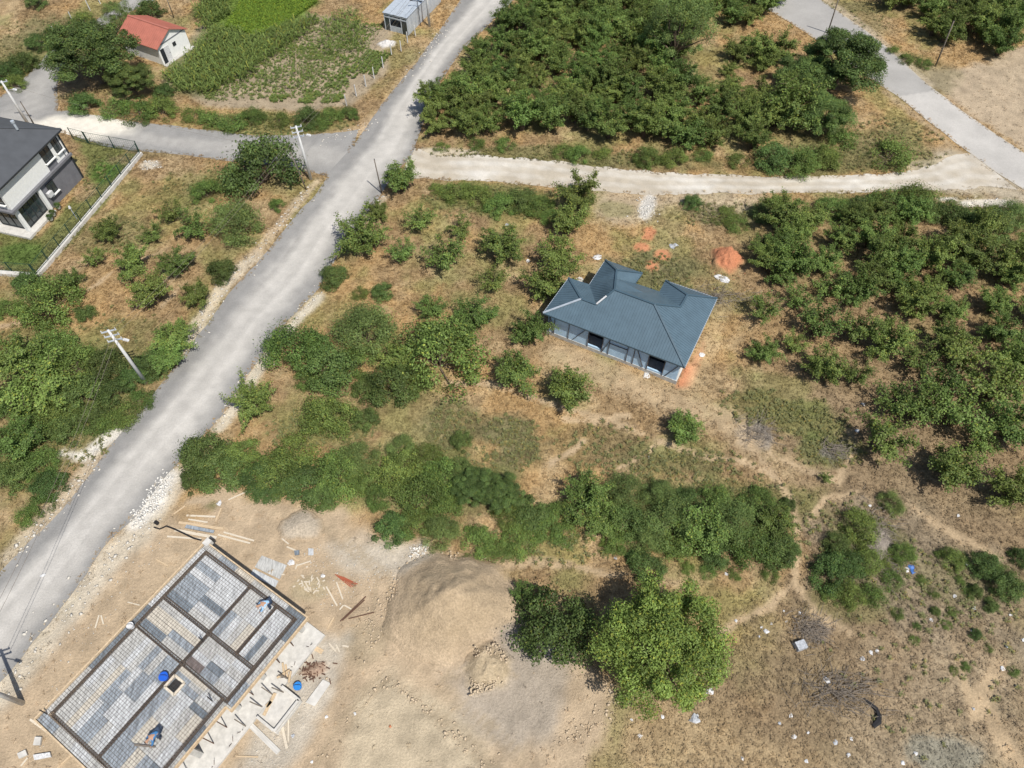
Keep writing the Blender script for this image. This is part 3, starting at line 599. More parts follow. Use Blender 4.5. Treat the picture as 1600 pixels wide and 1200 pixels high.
thicket([(495, 540, 30, 'dome'), (560, 565, 34, 'bright'), (620, 560, 30, 'hazel'), (650, 590, 30, 'bright'), (575, 605, 26, 'dome'), (480, 590, 24, 'bright')], 'bush filling the joined clump right of the gravel road', 'filler bushes of the roadside clump', .9)
thicket([(712, 298, 26, 'bright'), (745, 305, 26, 'bright'), (785, 318, 30, 'bright'), (815, 312, 30, 'dome'), (845, 322, 28, 'bright'), (865, 340, 22, 'bright'), (685, 295, 18, 'low')], 'merged bush of the green strip along the lower side of the white track', 'bushes of the strip under the white track', .7)
thicket([(180, 165, 24, 'low'), (215, 172, 26, 'low'), (250, 168, 24, 'bright'), (300, 178, 18, 'low'), (330, 185, 22, 'low'), (365, 190, 24, 'low'), (395, 182, 20, 'bright'), (435, 186, 20, 'low'), (480, 184, 22, 'dome'), (515, 182, 20, 'bright'), (545, 178, 16, 'bright'), (500, 195, 14, 'low'), (130, 160, 22, 'dome'), (255, 142, 16, 'dome')],
        'weedy shrub along the garden edge above the gravel side road', 'shrubs along the garden edge', .9)
thicket([(10, 110, 18, 'dome'), (35, 95, 18, 'dome'), (60, 65, 16, 'dome'), (20, 128, 14, 'bright'), (130, 25, 16, 'low'), (55, 3, 14, 'dome')], 'dark shrub on the slope left of the gravel lane at the top', 'shrubs on the slope by the lane')
thicket([(745, 222, 16, 'low'), (790, 225, 18, 'low'), (880, 235, 18, 'low'), (905, 240, 20, 'bright'), (940, 240, 18, 'low'), (1010, 243, 22, 'bright'), (1055, 246, 22, 'bright'), (1100, 240, 16, 'low'), (1155, 250, 18, 'low'), (690, 228, 12, 'low'), (1210, 245, 30, 'dome'), (1250, 252, 30, 'bright'), (1290, 245, 26, 'bright'), (1320, 215, 24, 'low')],
        'yellow-green low shrub between the orchard and the white track', 'shrubs between orchard and white track')
thicket([(1370, 100, 14, 'low'), (1415, 90, 12, 'low'), (1445, 97, 12, 'low'), (1395, 78, 10, 'low')], 'low weed clump on the far verge of the paved road', 'clumps on the verge of the paved road')
thicket([(1190, 330, 20, 'grey'), (1215, 318, 20, 'low'), (1130, 335, 22, 'low'), (1150, 348, 20, 'low'), (1300, 325, 26, 'bright'), (1340, 322, 24, 'dome'), (1390, 320, 34, 'bright'), (1440, 312, 34, 'bright'), (1490, 335, 28, 'dome'), (1540, 350, 34, 'dome'), (1580, 335, 26, 'grey'), (1455, 330, 24, 'dome')],
        'hedge bush along the top edge of the right orchard, by the white track', 'hedge bushes of the right orchard', .8)
thicket([(1330, 925, 24, 'bright'), (1370, 930, 22, 'low'), (1310, 850, 22, 'dome'), (1360, 875, 24, 'bright'), (1395, 905, 18, 'low'), (1330, 880, 26, 'dome'), (1305, 930, 20, 'low'), (1385, 870, 16, 'low')], 'bush in the scrubby clump at the fork of footpaths', 'bushes of the scrubby clump')
thicket([(1500, 905, 9, 'low'), (1525, 922, 12, 'dome'), (1550, 945, 11, 'dome'), (1490, 955, 9, 'low'), (1525, 990, 9, 'dome'), (1545, 1012, 7, 'low'), (1480, 975, 8, 'low'), (1510, 1043, 8, 'low'), (1490, 1048, 7, 'low'), (1585, 1048, 9, 'low'), (1430, 1000, 8, 'low'), (1435, 978, 8, 'low'), (1405, 958, 10, 'low'), (1460, 925, 9, 'low'), (1463, 955, 8, 'dome'), (1515, 925, 10, 'low'), (1440, 905, 10, 'low'), (1575, 895, 14, 'low'), (1600, 870, 16, 'dome')],
        'small weed clump scattered on the littered dump ground', 'weed clumps on the dump ground')
thicket([(1010, 905, 12, 'low'), (990, 870, 14, 'dome'), (945, 855, 12, 'low'), (1075, 885, 14, 'low'), (1105, 893, 14, 'low'), (1150, 895, 12, 'low'), (1205, 895, 14, 'low')], 'small clump below the right half of the long hedge', 'clumps below the long hedge')
# --- orchards
def orchard(poly, holes, sp, rpx, label, group, seed, key='orchard', maxn=200):
    r = random.Random(seed); W = PL(poly); Hs = [PL(h) for h in holes]; lo = W.min(0); hi = W.max(0); n = 0; yy = lo[1]; k = 0
    while yy < hi[1]:
        xx = lo[0] + (sp * .5 if k % 2 else 0)
        while xx < hi[0]:
            x = xx + r.uniform(-.3, .3) * sp; y = yy + r.uniform(-.3, .3) * sp
            A = np.array([x]); B = np.array([y])
            if poly_sd(A, B, W)[0] > 0 and not any(poly_sd(A, B, h)[0] > 0 for h in Hs) and n < maxn:
                lb = label
                if 'dense orchard block' in label:
                    if line_d(A, B, PL(TRACK_U))[0] < 6.5: lb = 'front-row bush of the dense orchard, facing the white track'
                    elif line_d(A, B, PL(ROAD_R))[0] < 3.6: lb = 'edge bush of the dense orchard, overhanging the gravel road'
                    elif math.hypot(x - P(1060, 48)[0], y - P(1060, 48)[1]) < 7: lb = 'dense orchard bush crowding around the feathery grey-green tree'
                    elif line_d(A, B, PL(PAVE_L))[0] < 12: lb = 'dense orchard bush at the far end, near the paved road'
                if 'upper rows' in label:
                    if line_d(A, B, PL(TRACK_D))[0] < 8: lb = 'bush in the top row of the right orchard, behind the trackside hedge'
                    elif x < P(1290, 400)[0]: lb = 'bush at the left flank of the right orchard, facing the sand heap'
                plant_at(x, y, rpx * r.uniform(.8, 1.2), key, 'orchard_bush', lb, 'bush', group, r.uniform(.85, 1.1), r); n += 1
            xx += sp
        yy += sp * .87; k += 1
    print('orchard', group, n)
orchard([(678, 208), (668, 175), (700, 125), (770, 50), (825, -10), (840, -30), (1190, -30), (1205, 12), (1190, 40), (1120, 55), (1085, 60), (1060, 130), (1100, 160), (1180, 150), (1230, 150), (1225, 232), (1100, 235), (1000, 232), (900, 228), (800, 218), (720, 218)],
        [[(1063, 110), (1100, 70), (1200, 60), (1200, 140), (1110, 150)]], 3.25, 1.78, 'leafy bush in the dense orchard block above the white track', 'bushes of the dense orchard above the white track', 5)
thicket([(1150, 80, 18, 'hazel'), (1180, 75, 22, 'hazel'), (1140, 108, 12, 'hazel'), (1145, 130, 14, 'hazel'), (1195, 95, 18, 'hazel')], 'bush crossing the dry clearing at the right of the dense orchard', 'bushes in the orchard clearing')
orchard([(1388, 10), (1392, -30), (1640, -30), (1640, 45), (1590, 62), (1555, 90), (1535, 90), (1530, 70), (1480, 70), (1440, 60)], [], 3.3, 1.85, 'bush in the far orchard beyond the paved road', 'bushes of the far orchard', 6)
orchard([(1185, 352), (1250, 335), (1340, 335), (1430, 340), (1530, 360), (1650, 360), (1650, 560), (1560, 580), (1480, 560), (1400, 500), (1330, 455), (1230, 440), (1180, 420)], [], 3.4, 1.6, 'bush in the upper rows of the right orchard', 'bushes in the upper rows of the right orchard', 7)
thicket([(1190, 385, 24, 'sparse'), (1235, 400, 24, 'hazel'), (1245, 465, 26, 'sparse'), (1240, 540, 22, 'sparse'), (1340, 590, 24, 'sparse'), (1195, 485, 31, 'sparse'), (1195, 550, 26, 'hazel'), (1215, 430, 26, 'sparse'), (1280, 505, 40, 'sparse'), (1290, 575, 36, 'hazel'), (1345, 520, 34, 'sparse'), (1385, 535, 36, 'hazel'), (1470, 600, 38, 'sparse'), (1500, 560, 38, 'sparse'), (1440, 640, 40, 'sparse'), (1380, 685, 46, 'sparse'), (1400, 625, 34, 'sparse'), (1500, 645, 46, 'sparse'), (1560, 605, 44, 'sparse'), (1585, 665, 40, 'hazel'), (1490, 735, 40, 'hazel'), (1590, 765, 38, 'hazel'), (1340, 455, 30, 'hazel'), (1300, 450, 28, 'sparse'), (1430, 560, 34, 'sparse'), (1590, 570, 36, 'hazel'), (1530, 690, 28, 'sparse')],
        'open branching bush in the sparse lower rows of the right orchard', 'bushes in the sparse rows of the right orchard')
# ------------------------------------------------------------------ material set for buildings
def mat_roof(name, c, rough=.45, spec=.4):
    m, nt, b = mat_new(name); N = nt.nodes; Lk = nt.links; b.inputs['Roughness'].default_value = rough; b.inputs['Specular IOR Level'].default_value = spec
    tc = N.new('ShaderNodeTexCoord'); n = N.new('ShaderNodeTexNoise'); n.inputs['Scale'].default_value = 1.4; n.inputs['Detail'].default_value = 8; Lk.new(tc.outputs['Object'], n.inputs['Vector'])
    r = N.new('ShaderNodeValToRGB'); r.color_ramp.elements[0].position = .3; r.color_ramp.elements[1].position = .75
    r.color_ramp.elements[0].color = (*[x * .88 for x in c], 1); r.color_ramp.elements[1].color = (*[x * 1.1 for x in c], 1)
    Lk.new(n.outputs['Fac'], r.inputs['Fac']); Lk.new(r.outputs['Color'], b.inputs['Base Color']); return m
M['roof_blue'] = mat_roof('blue_grey_sheet', (.086, .134, .170), .42); M['roof_cap'] = mat_roof('blue_grey_cap', (.06, .10, .13), .45)
M['wall_blue'] = mat('blue_membrane', (.44, .62, .80), .6, var=.12, scale=3); M['stud'] = mat('dark_stud', (.12, .11, .11), .7, var=.3, scale=8)
M['roof_anth'] = mat_roof('anthracite_tile', (.075, .08, .088), .6); M['wall_grey'] = mat('grey_render', (.17, .17, .185), .85, var=.12, scale=2)
M['frame_dark'] = mat('anthracite_frame', (.035, .038, .042), .5); M['roof_red'] = mat_roof('red_sheet', (.40, .145, .105), .6)
M['galv'] = mat('galvanised_sheet', (.52, .57, .62), .4, .25, var=.12, scale=2.5); M['glass'] = mat('window_glass', (.035, .05, .055), .08, var=.3, scale=1.2, spec=.8)
M['dark_in'] = mat('dark_interior', (.02, .025, .03), .9); M['fence_green'] = mat('green_steel', (.02, .06, .045), .5)
M['stone'] = mat('pale_stone', (.62, .58, .51), .9, var=.15, scale=7); M['clod'] = mat('dry_clod', (.54, .43, .30), .95, var=.1, scale=8)
M['red_sand'] = mat('orange_sand', (.53, .225, .12), .95, var=.22, scale=5, bump=.5, detail=9)

def local_frame(o, ang):
    ca, sa = math.cos(ang), math.sin(ang)
    return lambda a, b, z=0.0: Vector((o[0] + a * ca - b * sa, o[1] + a * sa + b * ca, z))

# ------------------------------------------------------------------ grey-roofed house under construction
def build_house():
    o = P(840 + 45 / 5.333, 400 + 475 / 5.333, 3.0); ang = math.radians(-28.03 + 1.0); fr = local_frame(o, ang); Z = 3.0 + .0
    root = empty('unfinished_house', (*fr(6.4, 3.5)[:2], 0), 'single-storey house with blue-grey hipped metal roof and blue unfinished walls', 'house')
    Vt = dict(F1=(0, 0, 0), F2=(12.68, 0, 0), R2=(12.72, 8.35, 0), R3=(8.0, 8.3, 0), v3=(8.0, 6.8, 0), v2=(5.75, 6.75, 0), P2=(5.87, 8.2, 0), P1=(2.3, 8.22, 0), v1=(2.2, 4.8, 0), Lb=(.25, 4.7, 0),
              apL=(2.6, 1.95, 1.14), k1=(3.98, 1.95, 1.14), m1=(4.92, 3.43, 2.0), m2=(8.43, 3.43, 2.0), pa=(4.02, 6.3, 1.27), q=(4.36, 5.2, 1.42), rw=(10.42, 6.5, 1.08), k3=(10.35, 4.95, 1.1))
    W = {k: fr(a, b, Z + z) for k, (a, b, z) in Vt.items()}
    faces = [('F1 F2 m2 m1 k1 apL', (0, 1)), ('Lb F1 apL', (1, 0)), ('v1 Lb apL k1', (0, -1)), ('P1 v1 k1 m1 q pa', (1, 0)), ('P2 P1 pa', (0, -1)), ('v2 P2 pa q', (-1, 0)), ('v3 v2 q m1 m2 k3', (0, -1)), ('R3 v3 k3 rw', (1, 0)), ('R2 R3 rw', (0, -1)), ('F2 R2 rw k3 m2', (-1, 0))]
    down = Vector((0, 0, -.07))
    for names, d in faces:
        ks = names.split(); pts = [W[k] for k in ks]; mb = MB(); n = len(pts)
        c = sum(pts, Vector()) / n
        tris = [(i, (i + 1) % n) for i in range(n)]
        mb.add(pts + [c], [(i, j, n) for i, j in tris]); mb.add([p + down for p in pts] + [c + down], [(j, i, n) for i, j in tris]); k0 = len(mb.v)
        mb.add(pts + [p + down for p in pts], [(i, j, n + j, n + i) for i, j in tris])
        sheet = mb.build('roof_sheet', M['roof_blue'], root)
        # standing ribs running down the slope
        pl = [(Vt[k][0], Vt[k][1], Vt[k][2]) for k in ks]; axis = 0 if d[0] == 0 else 1      # coordinate that steps across
        lo = min(p[axis] for p in pl); hi = max(p[axis] for p in pl); t = lo + .12; rb = MB()
        nrm = Vector((0, 0, 0))
        for i in range(n): nrm += (pts[i] - c).cross(pts[(i + 1) % n] - c)
        nrm.normalize(); nrm = nrm if nrm.z > 0 else -nrm
        while t < hi - .05:
            cut = []
            for i in range(n):
                p, q_ = pl[i], pl[(i + 1) % n]
                if (p[axis] - t) * (q_[axis] - t) < 0:
                    s = (t - p[axis]) / (q_[axis] - p[axis]); cut.append([p[k] + s * (q_[k] - p[k]) for k in range(3)])
            cut.sort(key=lambda e: e[1 - axis])
            for i in range(0, len(cut) - 1, 2):
                A = fr(cut[i][0], cut[i][1], Z + cut[i][2]) + nrm * .014; B = fr(cut[i + 1][0], cut[i + 1][1], Z + cut[i + 1][2]) + nrm * .014
                if (A - B).length > .15: rb.bar(A, B, .04, .03)
            t += .235
        if rb.v: r_ = rb.build('rib', M['roof_blue'], sheet); r_['kind'] = 'stuff'; r_.location = (0, 0, 0)
    for e in ('F1 apL', 'Lb apL', 'apL k1', 'k1 m1', 'm1 m2', 'm2 F2', 'm2 k3', 'k3 rw', 'rw R2', 'rw R3', 'm1 q', 'q pa', 'pa P1', 'pa P2'):
        a, b = e.split(); up = Vector((0, 0, .05)); w = e in ('F1 apL',)
        MB().bar(W[a] + up, W[b] + up, .17, .05).build('ridge_cap', M['galv'] if w else M['roof_cap'], root)
    p = W['k1'] + Vector((0, 0, .09)); q_ = W['k1'].lerp(W['m1'], .55) + Vector((0, 0, .09)); MB().bar(p, q_, .14, .05).build('bare_flashing', M['white_plastic'], root)
    for e in ('F1 F2', 'F2 R2', 'R2 R3', 'R3 v3', 'v3 v2', 'v2 P2', 'P2 P1', 'P1 v1', 'v1 Lb', 'Lb F1'):
        a, b = e.split(); pale = e in ('Lb F1', 'P1 v1', 'R2 R3', 'F2 R2'); MB().bar(W[a] + Vector((0, 0, -.06)), W[b] + Vector((0, 0, -.06)), .05, .14).build('eave_trim', M['galv'] if pale else M['roof_cap'], root)
    ov = .42; H = 2.98; zb = .5
    # walls as separate panels, front with openings
    def wall(a0, b0, a1, b1, z0, z1, m, name='wall', th=.14):
        A, B = fr(a0, b0), fr(a1, b1); d = (B - A); L = d.length; an = math.atan2(d.y, d.x); c = (A + B) / 2
        return MB().box((c.x, c.y, (z0 + z1) / 2), (L, th, z1 - z0), an).build(name, m, root)
    plan = [(ov, ov), (12.25, ov), (12.25, 7.9), (8.45, 7.9), (8.45, 6.35), (5.4, 6.35), (5.4, 7.75), (2.75, 7.75), (2.75, 4.3), (.7, 4.3)]
    MB().prism([tuple(fr(a, b)[:2]) for a, b in [(ov - .12, ov - .12), (12.37, ov - .12), (12.37, 8.02), (8.33, 8.02), (8.33, 6.47), (5.52, 6.47), (5.52, 7.87), (2.63, 7.87), (2.63, 4.42), (.58, 4.42)]], -.1, zb).build('foundation', M['conc'], root)
    op = [(4.15, 5.55), (9.6, 11.05)]; sill = zb + .22; lint = 2.5
    xs = [ov, op[0][0], op[0][1], op[1][0], op[1][1], 12.25]
    for i in (0, 2, 4): wall(xs[i], ov, xs[i + 1], ov, zb, H, M['wall_blue'])
    for a, b in op:
        wall(a, ov, b, ov, zb, sill, M['wall_blue'], 'sill_wall'); wall(a, ov, b, ov, lint, H, M['wall_blue'], 'lintel')
        for t in (a + .03, b - .03): MB().bar(fr(t, ov - .09, zb), fr(t, ov - .09, H - .05), .09, .06).build('window_jamb', M['stud'], root)
        wall(a - .3, ov + 1.2, b + .3, ov + 1.2, zb, H, M['dark_in'], 'inner_partition', .08)
    for i in range(1, len(plan)):
        a0, b0 = plan[i]; a1, b1 = plan[(i + 1) % len(plan)]; wall(a0, b0, a1, b1, zb, H, M['wall_blue'] if i != 1 else M['white'], 'wall')
    f = ov - .1
    for a, b in (((1.0, zb), (1.0, H)), ((2.35, zb), (2.35, H)), ((6.1, zb), (6.1, H)), ((7.75, zb), (7.75, H)), ((8.35, zb), (8.35, H)), ((.5, zb), (.5, H))):
        MB().bar(fr(a[0], f, a[1]), fr(b[0], f, b[1]), .08, .05).build('stud', M['stud'], root)
    for a0, z0, a1, z1 in ((.5, H - .1, .95, zb + .1), (2.8, zb + .15, 4.0, H - .2), (5.6, zb + .1, 6.15, H - .4), (8.45, H - .1, 9.3, zb + .15), (11.3, zb + .1, 12.15, H - .4), (6.1, 2.05, 7.75, 2.05)):
        MB().bar(fr(a0, f - .03, z0), fr(a1, f - .03, z1), .07, .04).build('brace', M['stud'], root)
    MB().bar(fr(ov, f, H - .12), fr(12.25, f, H - .12), .07, .05).build('top_rail', M['stud'], root)
    MB().box(fr(2.05, 5.3, .75), (1.2, .7, .9), ang).build('side_step', M['wall_blue'], root)
build_house()

# ------------------------------------------------------------------ two-storey house on the left edge
def window(root, fr, wall_b, a0, a1, z0, z1, panes=2, axis='a', out=-1, sillm=True):
    """window in a wall that runs along a (axis 'a', at b=wall_b) or along b"""
    pt = (lambda t, off, z: fr(t, wall_b + off * out, z)) if axis == 'a' else (lambda t, off, z: fr(wall_b + off * out, t, z))
    w = MB()
    for za, zc in ((z0, z0 + .07), (z1 - .07, z1)): w.bar(pt(a0, .03, (za + zc) / 2), pt(a1, .03, (za + zc) / 2), .08, .07)
    for t in [a0 + .03] + [a0 + (a1 - a0) * k / panes for k in range(1, panes)] + [a1 - .03]: w.bar(pt(t, .035, z0 + .071), pt(t, .035, z1 - .071), .06, .08)
    o = w.build('window', M['frame_dark'], root)
    for k in range(panes):
        s = a0 + (a1 - a0) * k / panes + .035; e = a0 + (a1 - a0) * (k + 1) / panes - .035
        g = MB().bar(pt(s, .012, (z0 + z1) / 2), pt(e, .012, (z0 + z1) / 2), .02, z1 - z0 - .15); g.build('pane', M['glass'], o).location = (0, 0, 0)
    if sillm: MB().bar(pt(a0 - .08, .12, z0 - .05), pt(a1 + .08, .12, z0 - .05), .26, .07).build('sill', M['white'], o).location = (0, 0, 0)
def build_villa():
    # local a runs along the street-side wall from back (0) to front, b to the right (outwards); the house body is b<0
    A = Vector((-45.2, 61.6)); ang = math.radians(-105.6); fr = local_frame(A, ang)
    # with this frame b>0 points to the right/east side
    root = empty('two_storey_house', (*fr(4.5, -4.5)[:2], 0), 'two-storey white and grey house with dark hipped roof, cut by the left edge', 'house')
    L, D = 8.9, -9.6; zf = 3.0; ze = 5.75; U0 = .0
    def solid(a0, a1, b0, b1, z0, z1, name, m): return MB().prism([tuple(fr(a0, b0)[:2]), tuple(fr(a1, b0)[:2]), tuple(fr(a1, b1)[:2]), tuple(fr(a0, b1)[:2])], z0, z1).build(name, m, root)
    solid(0, 5.4, D, -.03, 0, zf - .12, 'ground_floor_wall', M['wall_grey']); solid(5.41, L - .6, D, -1.0, .2, zf - .12, 'living_room_wall', M['dark_in'])
    solid(-.1, L + .35, D - .1, .28, zf - .11, zf + .12, 'floor_band', M['wall_grey'])
    solid(0, L, D, 0, zf + .13, ze, 'upper_wall', M['white'])
    for a0, a1, z0, z1 in ((1.75, 3.0, zf + .15, zf + .95), (.45, .55, zf + .15, ze - .1)): solid(a0, a1, -.02, .03, z0, z1, 'grey_panel', M['wall_grey'])
    solid(-.05, .12, -.05, .06, 0, ze, 'corner_pipe', M['frame_dark'])
    window(root, fr, 0.0, 1.75, 3.0, zf + 1.0, ze - .35, 2, 'a', 1); window(root, fr, 0.0, .35, 1.25, zf + .95, ze - .35, 2, 'a', 1); window(root, fr, 0, 3.4, 4.4, 1.2, 2.45, 2, 'a', 1)
    window(root, fr, L, -1.8, -.3, zf + .7, ze - .3, 2, 'b', 1)
    window(root, fr, -.25, 5.5, 8.35, .3, zf - .15, 4, 'a', 1, False); window(root, fr, 8.5, -3.2, -.6, .3, zf - .15, 3, 'b', 1, False)
    for a, b in ((8.55, -.18), (8.55, -3.5), (5.35, -.02)): MB().box(fr(a, b, (zf - .1) / 2 + .1), (.34, .34, zf - .34), ang).build('column', M['white'], root)
    solid(5.3, 9.5, -7, .55, -.05, .2, 'terrace', M['conc_white'])
    # hipped roof
    oh = .38; a0, a1, b0, b1 = -oh, L + oh, D - oh, oh; h = 2.3; mid = (b0 + b1) / 2; hw = (b1 - b0) / 2
    E_ = [fr(a0, b1, ze), fr(a1, b1, ze), fr(a1, b0, ze), fr(a0, b0, ze)]; am = (a0 + a1) / 2
    R0, R1 = fr(am - .25, mid, ze + h), fr(am + .25, mid, ze + h)
    for q in ([E_[0], E_[1], R1, R0], [E_[1], E_[2], R1], [E_[2], E_[3], R0, R1], [E_[3], E_[0], R0]):
        n = len(q); dn = Vector((0, 0, -.12)); MB().add(q + [p + dn for p in q], [tuple(range(n)), tuple(range(n, 2 * n))[::-1]] + [(i, (i + 1) % n, n + (i + 1) % n, n + i) for i in range(n)]).build('roof_slope', M['roof_anth'], root)
    for p, q in ((E_[0], R0), (E_[1], R1), (R0, R1)): MB().bar(p + Vector((0, 0, .05)), q + Vector((0, 0, .05)), .16, .06).build('hip_tile', M['roof_anth'], root)
    for i in range(4): MB().bar(E_[i] + Vector((0, 0, -.08)), E_[(i + 1) % 4] + Vector((0, 0, -.08)), .12, .14).build('gutter', M['frame_dark'], root)
    c = fr(2.1, -2.0, ze + 1.2); MB().tube([c, c + Vector((0, 0, .75))], .12, 10).tube([c + Vector((0, 0, .76)), c + Vector((0, 0, .95))], .18, 10).build('flue', M['galv'], root)
    c = fr(4.6, .2, 1.6); MB().box(c, (.6, .32, .5), ang).build('air_conditioner', M['white_plastic'], root)
build_villa()
def small_pot(px, py, label):
    x, y = P(px, py, .5); e = empty('potted_shrub', (x, y, .2), label, 'potted plant')
    MB().tube([(x, y, .2), (x, y, .45)], [.16, .22], 10).build('pot', M['conc_white'], e); cr = KIND['dome'][0][0][0]; link('crown', cr, None, e, (0, 0, .22), (0, 0, 1), (.2, .2, .3))
small_pot(78, 340, 'round potted shrub at the terrace corner of the two-storey house'); small_pot(82, 333, 'potted shrub against the grey wall next to the terrace'); small_pot(90, 322, 'taller potted plant by the white air unit on the grey wall')

# garden curb and fence
def strip(pts, w, z1, name, m, label=None, cat=None, parent=None):
    b = MB()
    for i in range(len(pts) - 1):
        A, B = Vector((*pts[i], 0)), Vector((*pts[i + 1], 0)); d = (B - A).normalized(); B = B - d * .01
        b.bar(A + Vector((0, 0, z1 / 2 - .1)), B + Vector((0, 0, z1 / 2 - .1)), w, z1 + .2)
    o = b.build(name, m, parent); return tag(o, label, cat) if label else o
curb = [P(221, 241), P(59, 433), P(-60, 424)]
strip(curb[:2], .42, .32, 'garden_curb', M['conc_white'], 'long pale concrete curb wall between garden and dry field', 'wall')
strip(curb[1:], .42, .34, 'garden_curb', M['conc_white'], 'short pale concrete curb leaving the left picture edge', 'wall')
def fence(pts, n, h, label, m=M['fence_green'], z0=.3, mesh=True, rails=True):
    A, B = Vector((*pts[0], z0)), Vector((*pts[1], z0)); root = empty('mesh_fence', A.copy(), label, 'fence'); w = MB()
    for i in range(n + 1):
        p = A.lerp(B, i / n); MB().bar(p, p + Vector((0, 0, h)), .07, .07).build('post', m, root)
    if rails:
        for z in (.06, h - .04): w.bar(A + Vector((0, 0, z)), B + Vector((0, 0, z)), .03, .03)
    if mesh:
        L = (B - A).length; k = int(L / .28)
        for i in range(1, k): p = A.lerp(B, i / k); w.bar(p + Vector((0, 0, .06)), p + Vector((0, 0, h)), .01, .01)
        for j in range(1, 6): z = h * j / 6; w.bar(A + Vector((0, 0, z)), B + Vector((0, 0, z)), .009, .009)
    w.build('wire_mesh', m, root)
fence([P(116, 218), P(138, 224)], 1, 1.5, 'dark green garden gate frame near the house corner', z0=.05)
fence([P(140, 225), P(219, 239)], 2, 1.5, 'dark green mesh fence along the gravel side road', z0=.05)
fence([P(220, 243), P(60, 431)], 10, 1.25, 'dark green mesh fence on the long garden curb'); fence([P(57, 430), P(-50, 422)], 3, 1.2, 'low green mesh fence on the short curb at the picture edge')
x, y = P(121, 343); e = empty('garden_lamp', (x, y, 0), 'small grey garden lamp post beside the long curb', 'lamp'); MB().tube([(x, y, 0), (x, y, 1.5)], .04, 6).build('post', M['galv'], e); MB().box((x, y, 1.6), (.22, .22, .25), .3, top=.6).build('lamp_head', M['white_plastic'], e)

# ------------------------------------------------------------------ red-roofed shed
def build_shed():
    a0 = Vector((-42.4, 82.4)); ang = math.radians(62.0); fr = local_frame(a0, ang)     # a along gable front (width), b to the back-left
    root = empty('shed', (*fr(2.4, 3)[:2], 0), 'small white shed with a red sheet roof beside the huge dark tree', 'shed'); Wd, Dp, He, Hr = 4.7, 6.0, 2.35, 3.45
    MB().prism([tuple(fr(0, 0)[:2]), tuple(fr(Wd, 0)[:2]), tuple(fr(Wd, Dp)[:2]), tuple(fr(0, Dp)[:2])], 0, He).build('wall', M['white'], root)
    for b in (.0, Dp):
        g = [fr(0, b, He), fr(Wd, b, He), fr(Wd / 2, b, Hr)]; t = [fr(0, b + (.12 if b == 0 else -.12), He), fr(Wd, b + (.12 if b == 0 else -.12), He), fr(Wd / 2, b + (.12 if b == 0 else -.12), Hr)]
        MB().add(g + t, [(0, 1, 2), (5, 4, 3), (0, 3, 4, 1), (1, 4, 5, 2), (2, 5, 3, 0)]).build('gable', M['white'], root)
    for s in (0, 1):
        e0 = -.3 if s == 0 else Wd + .3; ze = He - .14; q = [fr(e0, -.3, ze), fr(e0, Dp + .3, ze), fr(Wd / 2, Dp + .3, Hr + .03), fr(Wd / 2, -.3, Hr + .03)]; up = Vector((0, 0, .06))
        sh = MB().add(q + [p + up for p in q], [(0, 1, 2, 3), (7, 6, 5, 4), (0, 4, 5, 1), (1, 5, 6, 2), (2, 6, 7, 3), (3, 7, 4, 0)]).build('roof_sheet', M['roof_red'], root)
        r = MB()
        for k in range(22):
            t = -.25 + k * (Dp + .5) / 21; r.bar(fr(e0, t, ze + .075), fr(Wd / 2, t, Hr + .105), .05, .04)
        r.build('rib', M['roof_red'], sh).location = (0, 0, 0)
    MB().bar(fr(Wd / 2, -.3, Hr + .11), fr(Wd / 2, Dp + .3, Hr + .11), .25, .05).build('ridge_cap', M['roof_red'], root)
    d = MB().box(fr(1.15, -.03, .95), (.85, .05, 1.9), ang).build('door', M['white_plastic'], root); MB().box(fr(1.45, -.07, 1.0), (.05, .05, .12), ang).build('handle', M['frame_dark'], d).location = (0, 0, 0)
    MB().box(fr(.5, -.035, 1.0), (.55, .05, 1.75), ang).build('doorway_gap', M['dark_in'], root); MB().box(fr(2.5, -.03, 1.55), (.5, .05, .45), ang).build('window', M['frame_dark'], root)
    MB().box(fr(Wd / 2, -.03, He + .02), (Wd, .05, .08), ang).build('fascia', M['wall_grey'], root)
    MB().prism([tuple(fr(-.1, -.5)[:2]), tuple(fr(Wd + .2, -.5)[:2]), tuple(fr(Wd + .2, -.07)[:2]), tuple(fr(-.1, -.07)[:2])], -.05, .12).build('plinth', M['conc'], root)
build_shed()

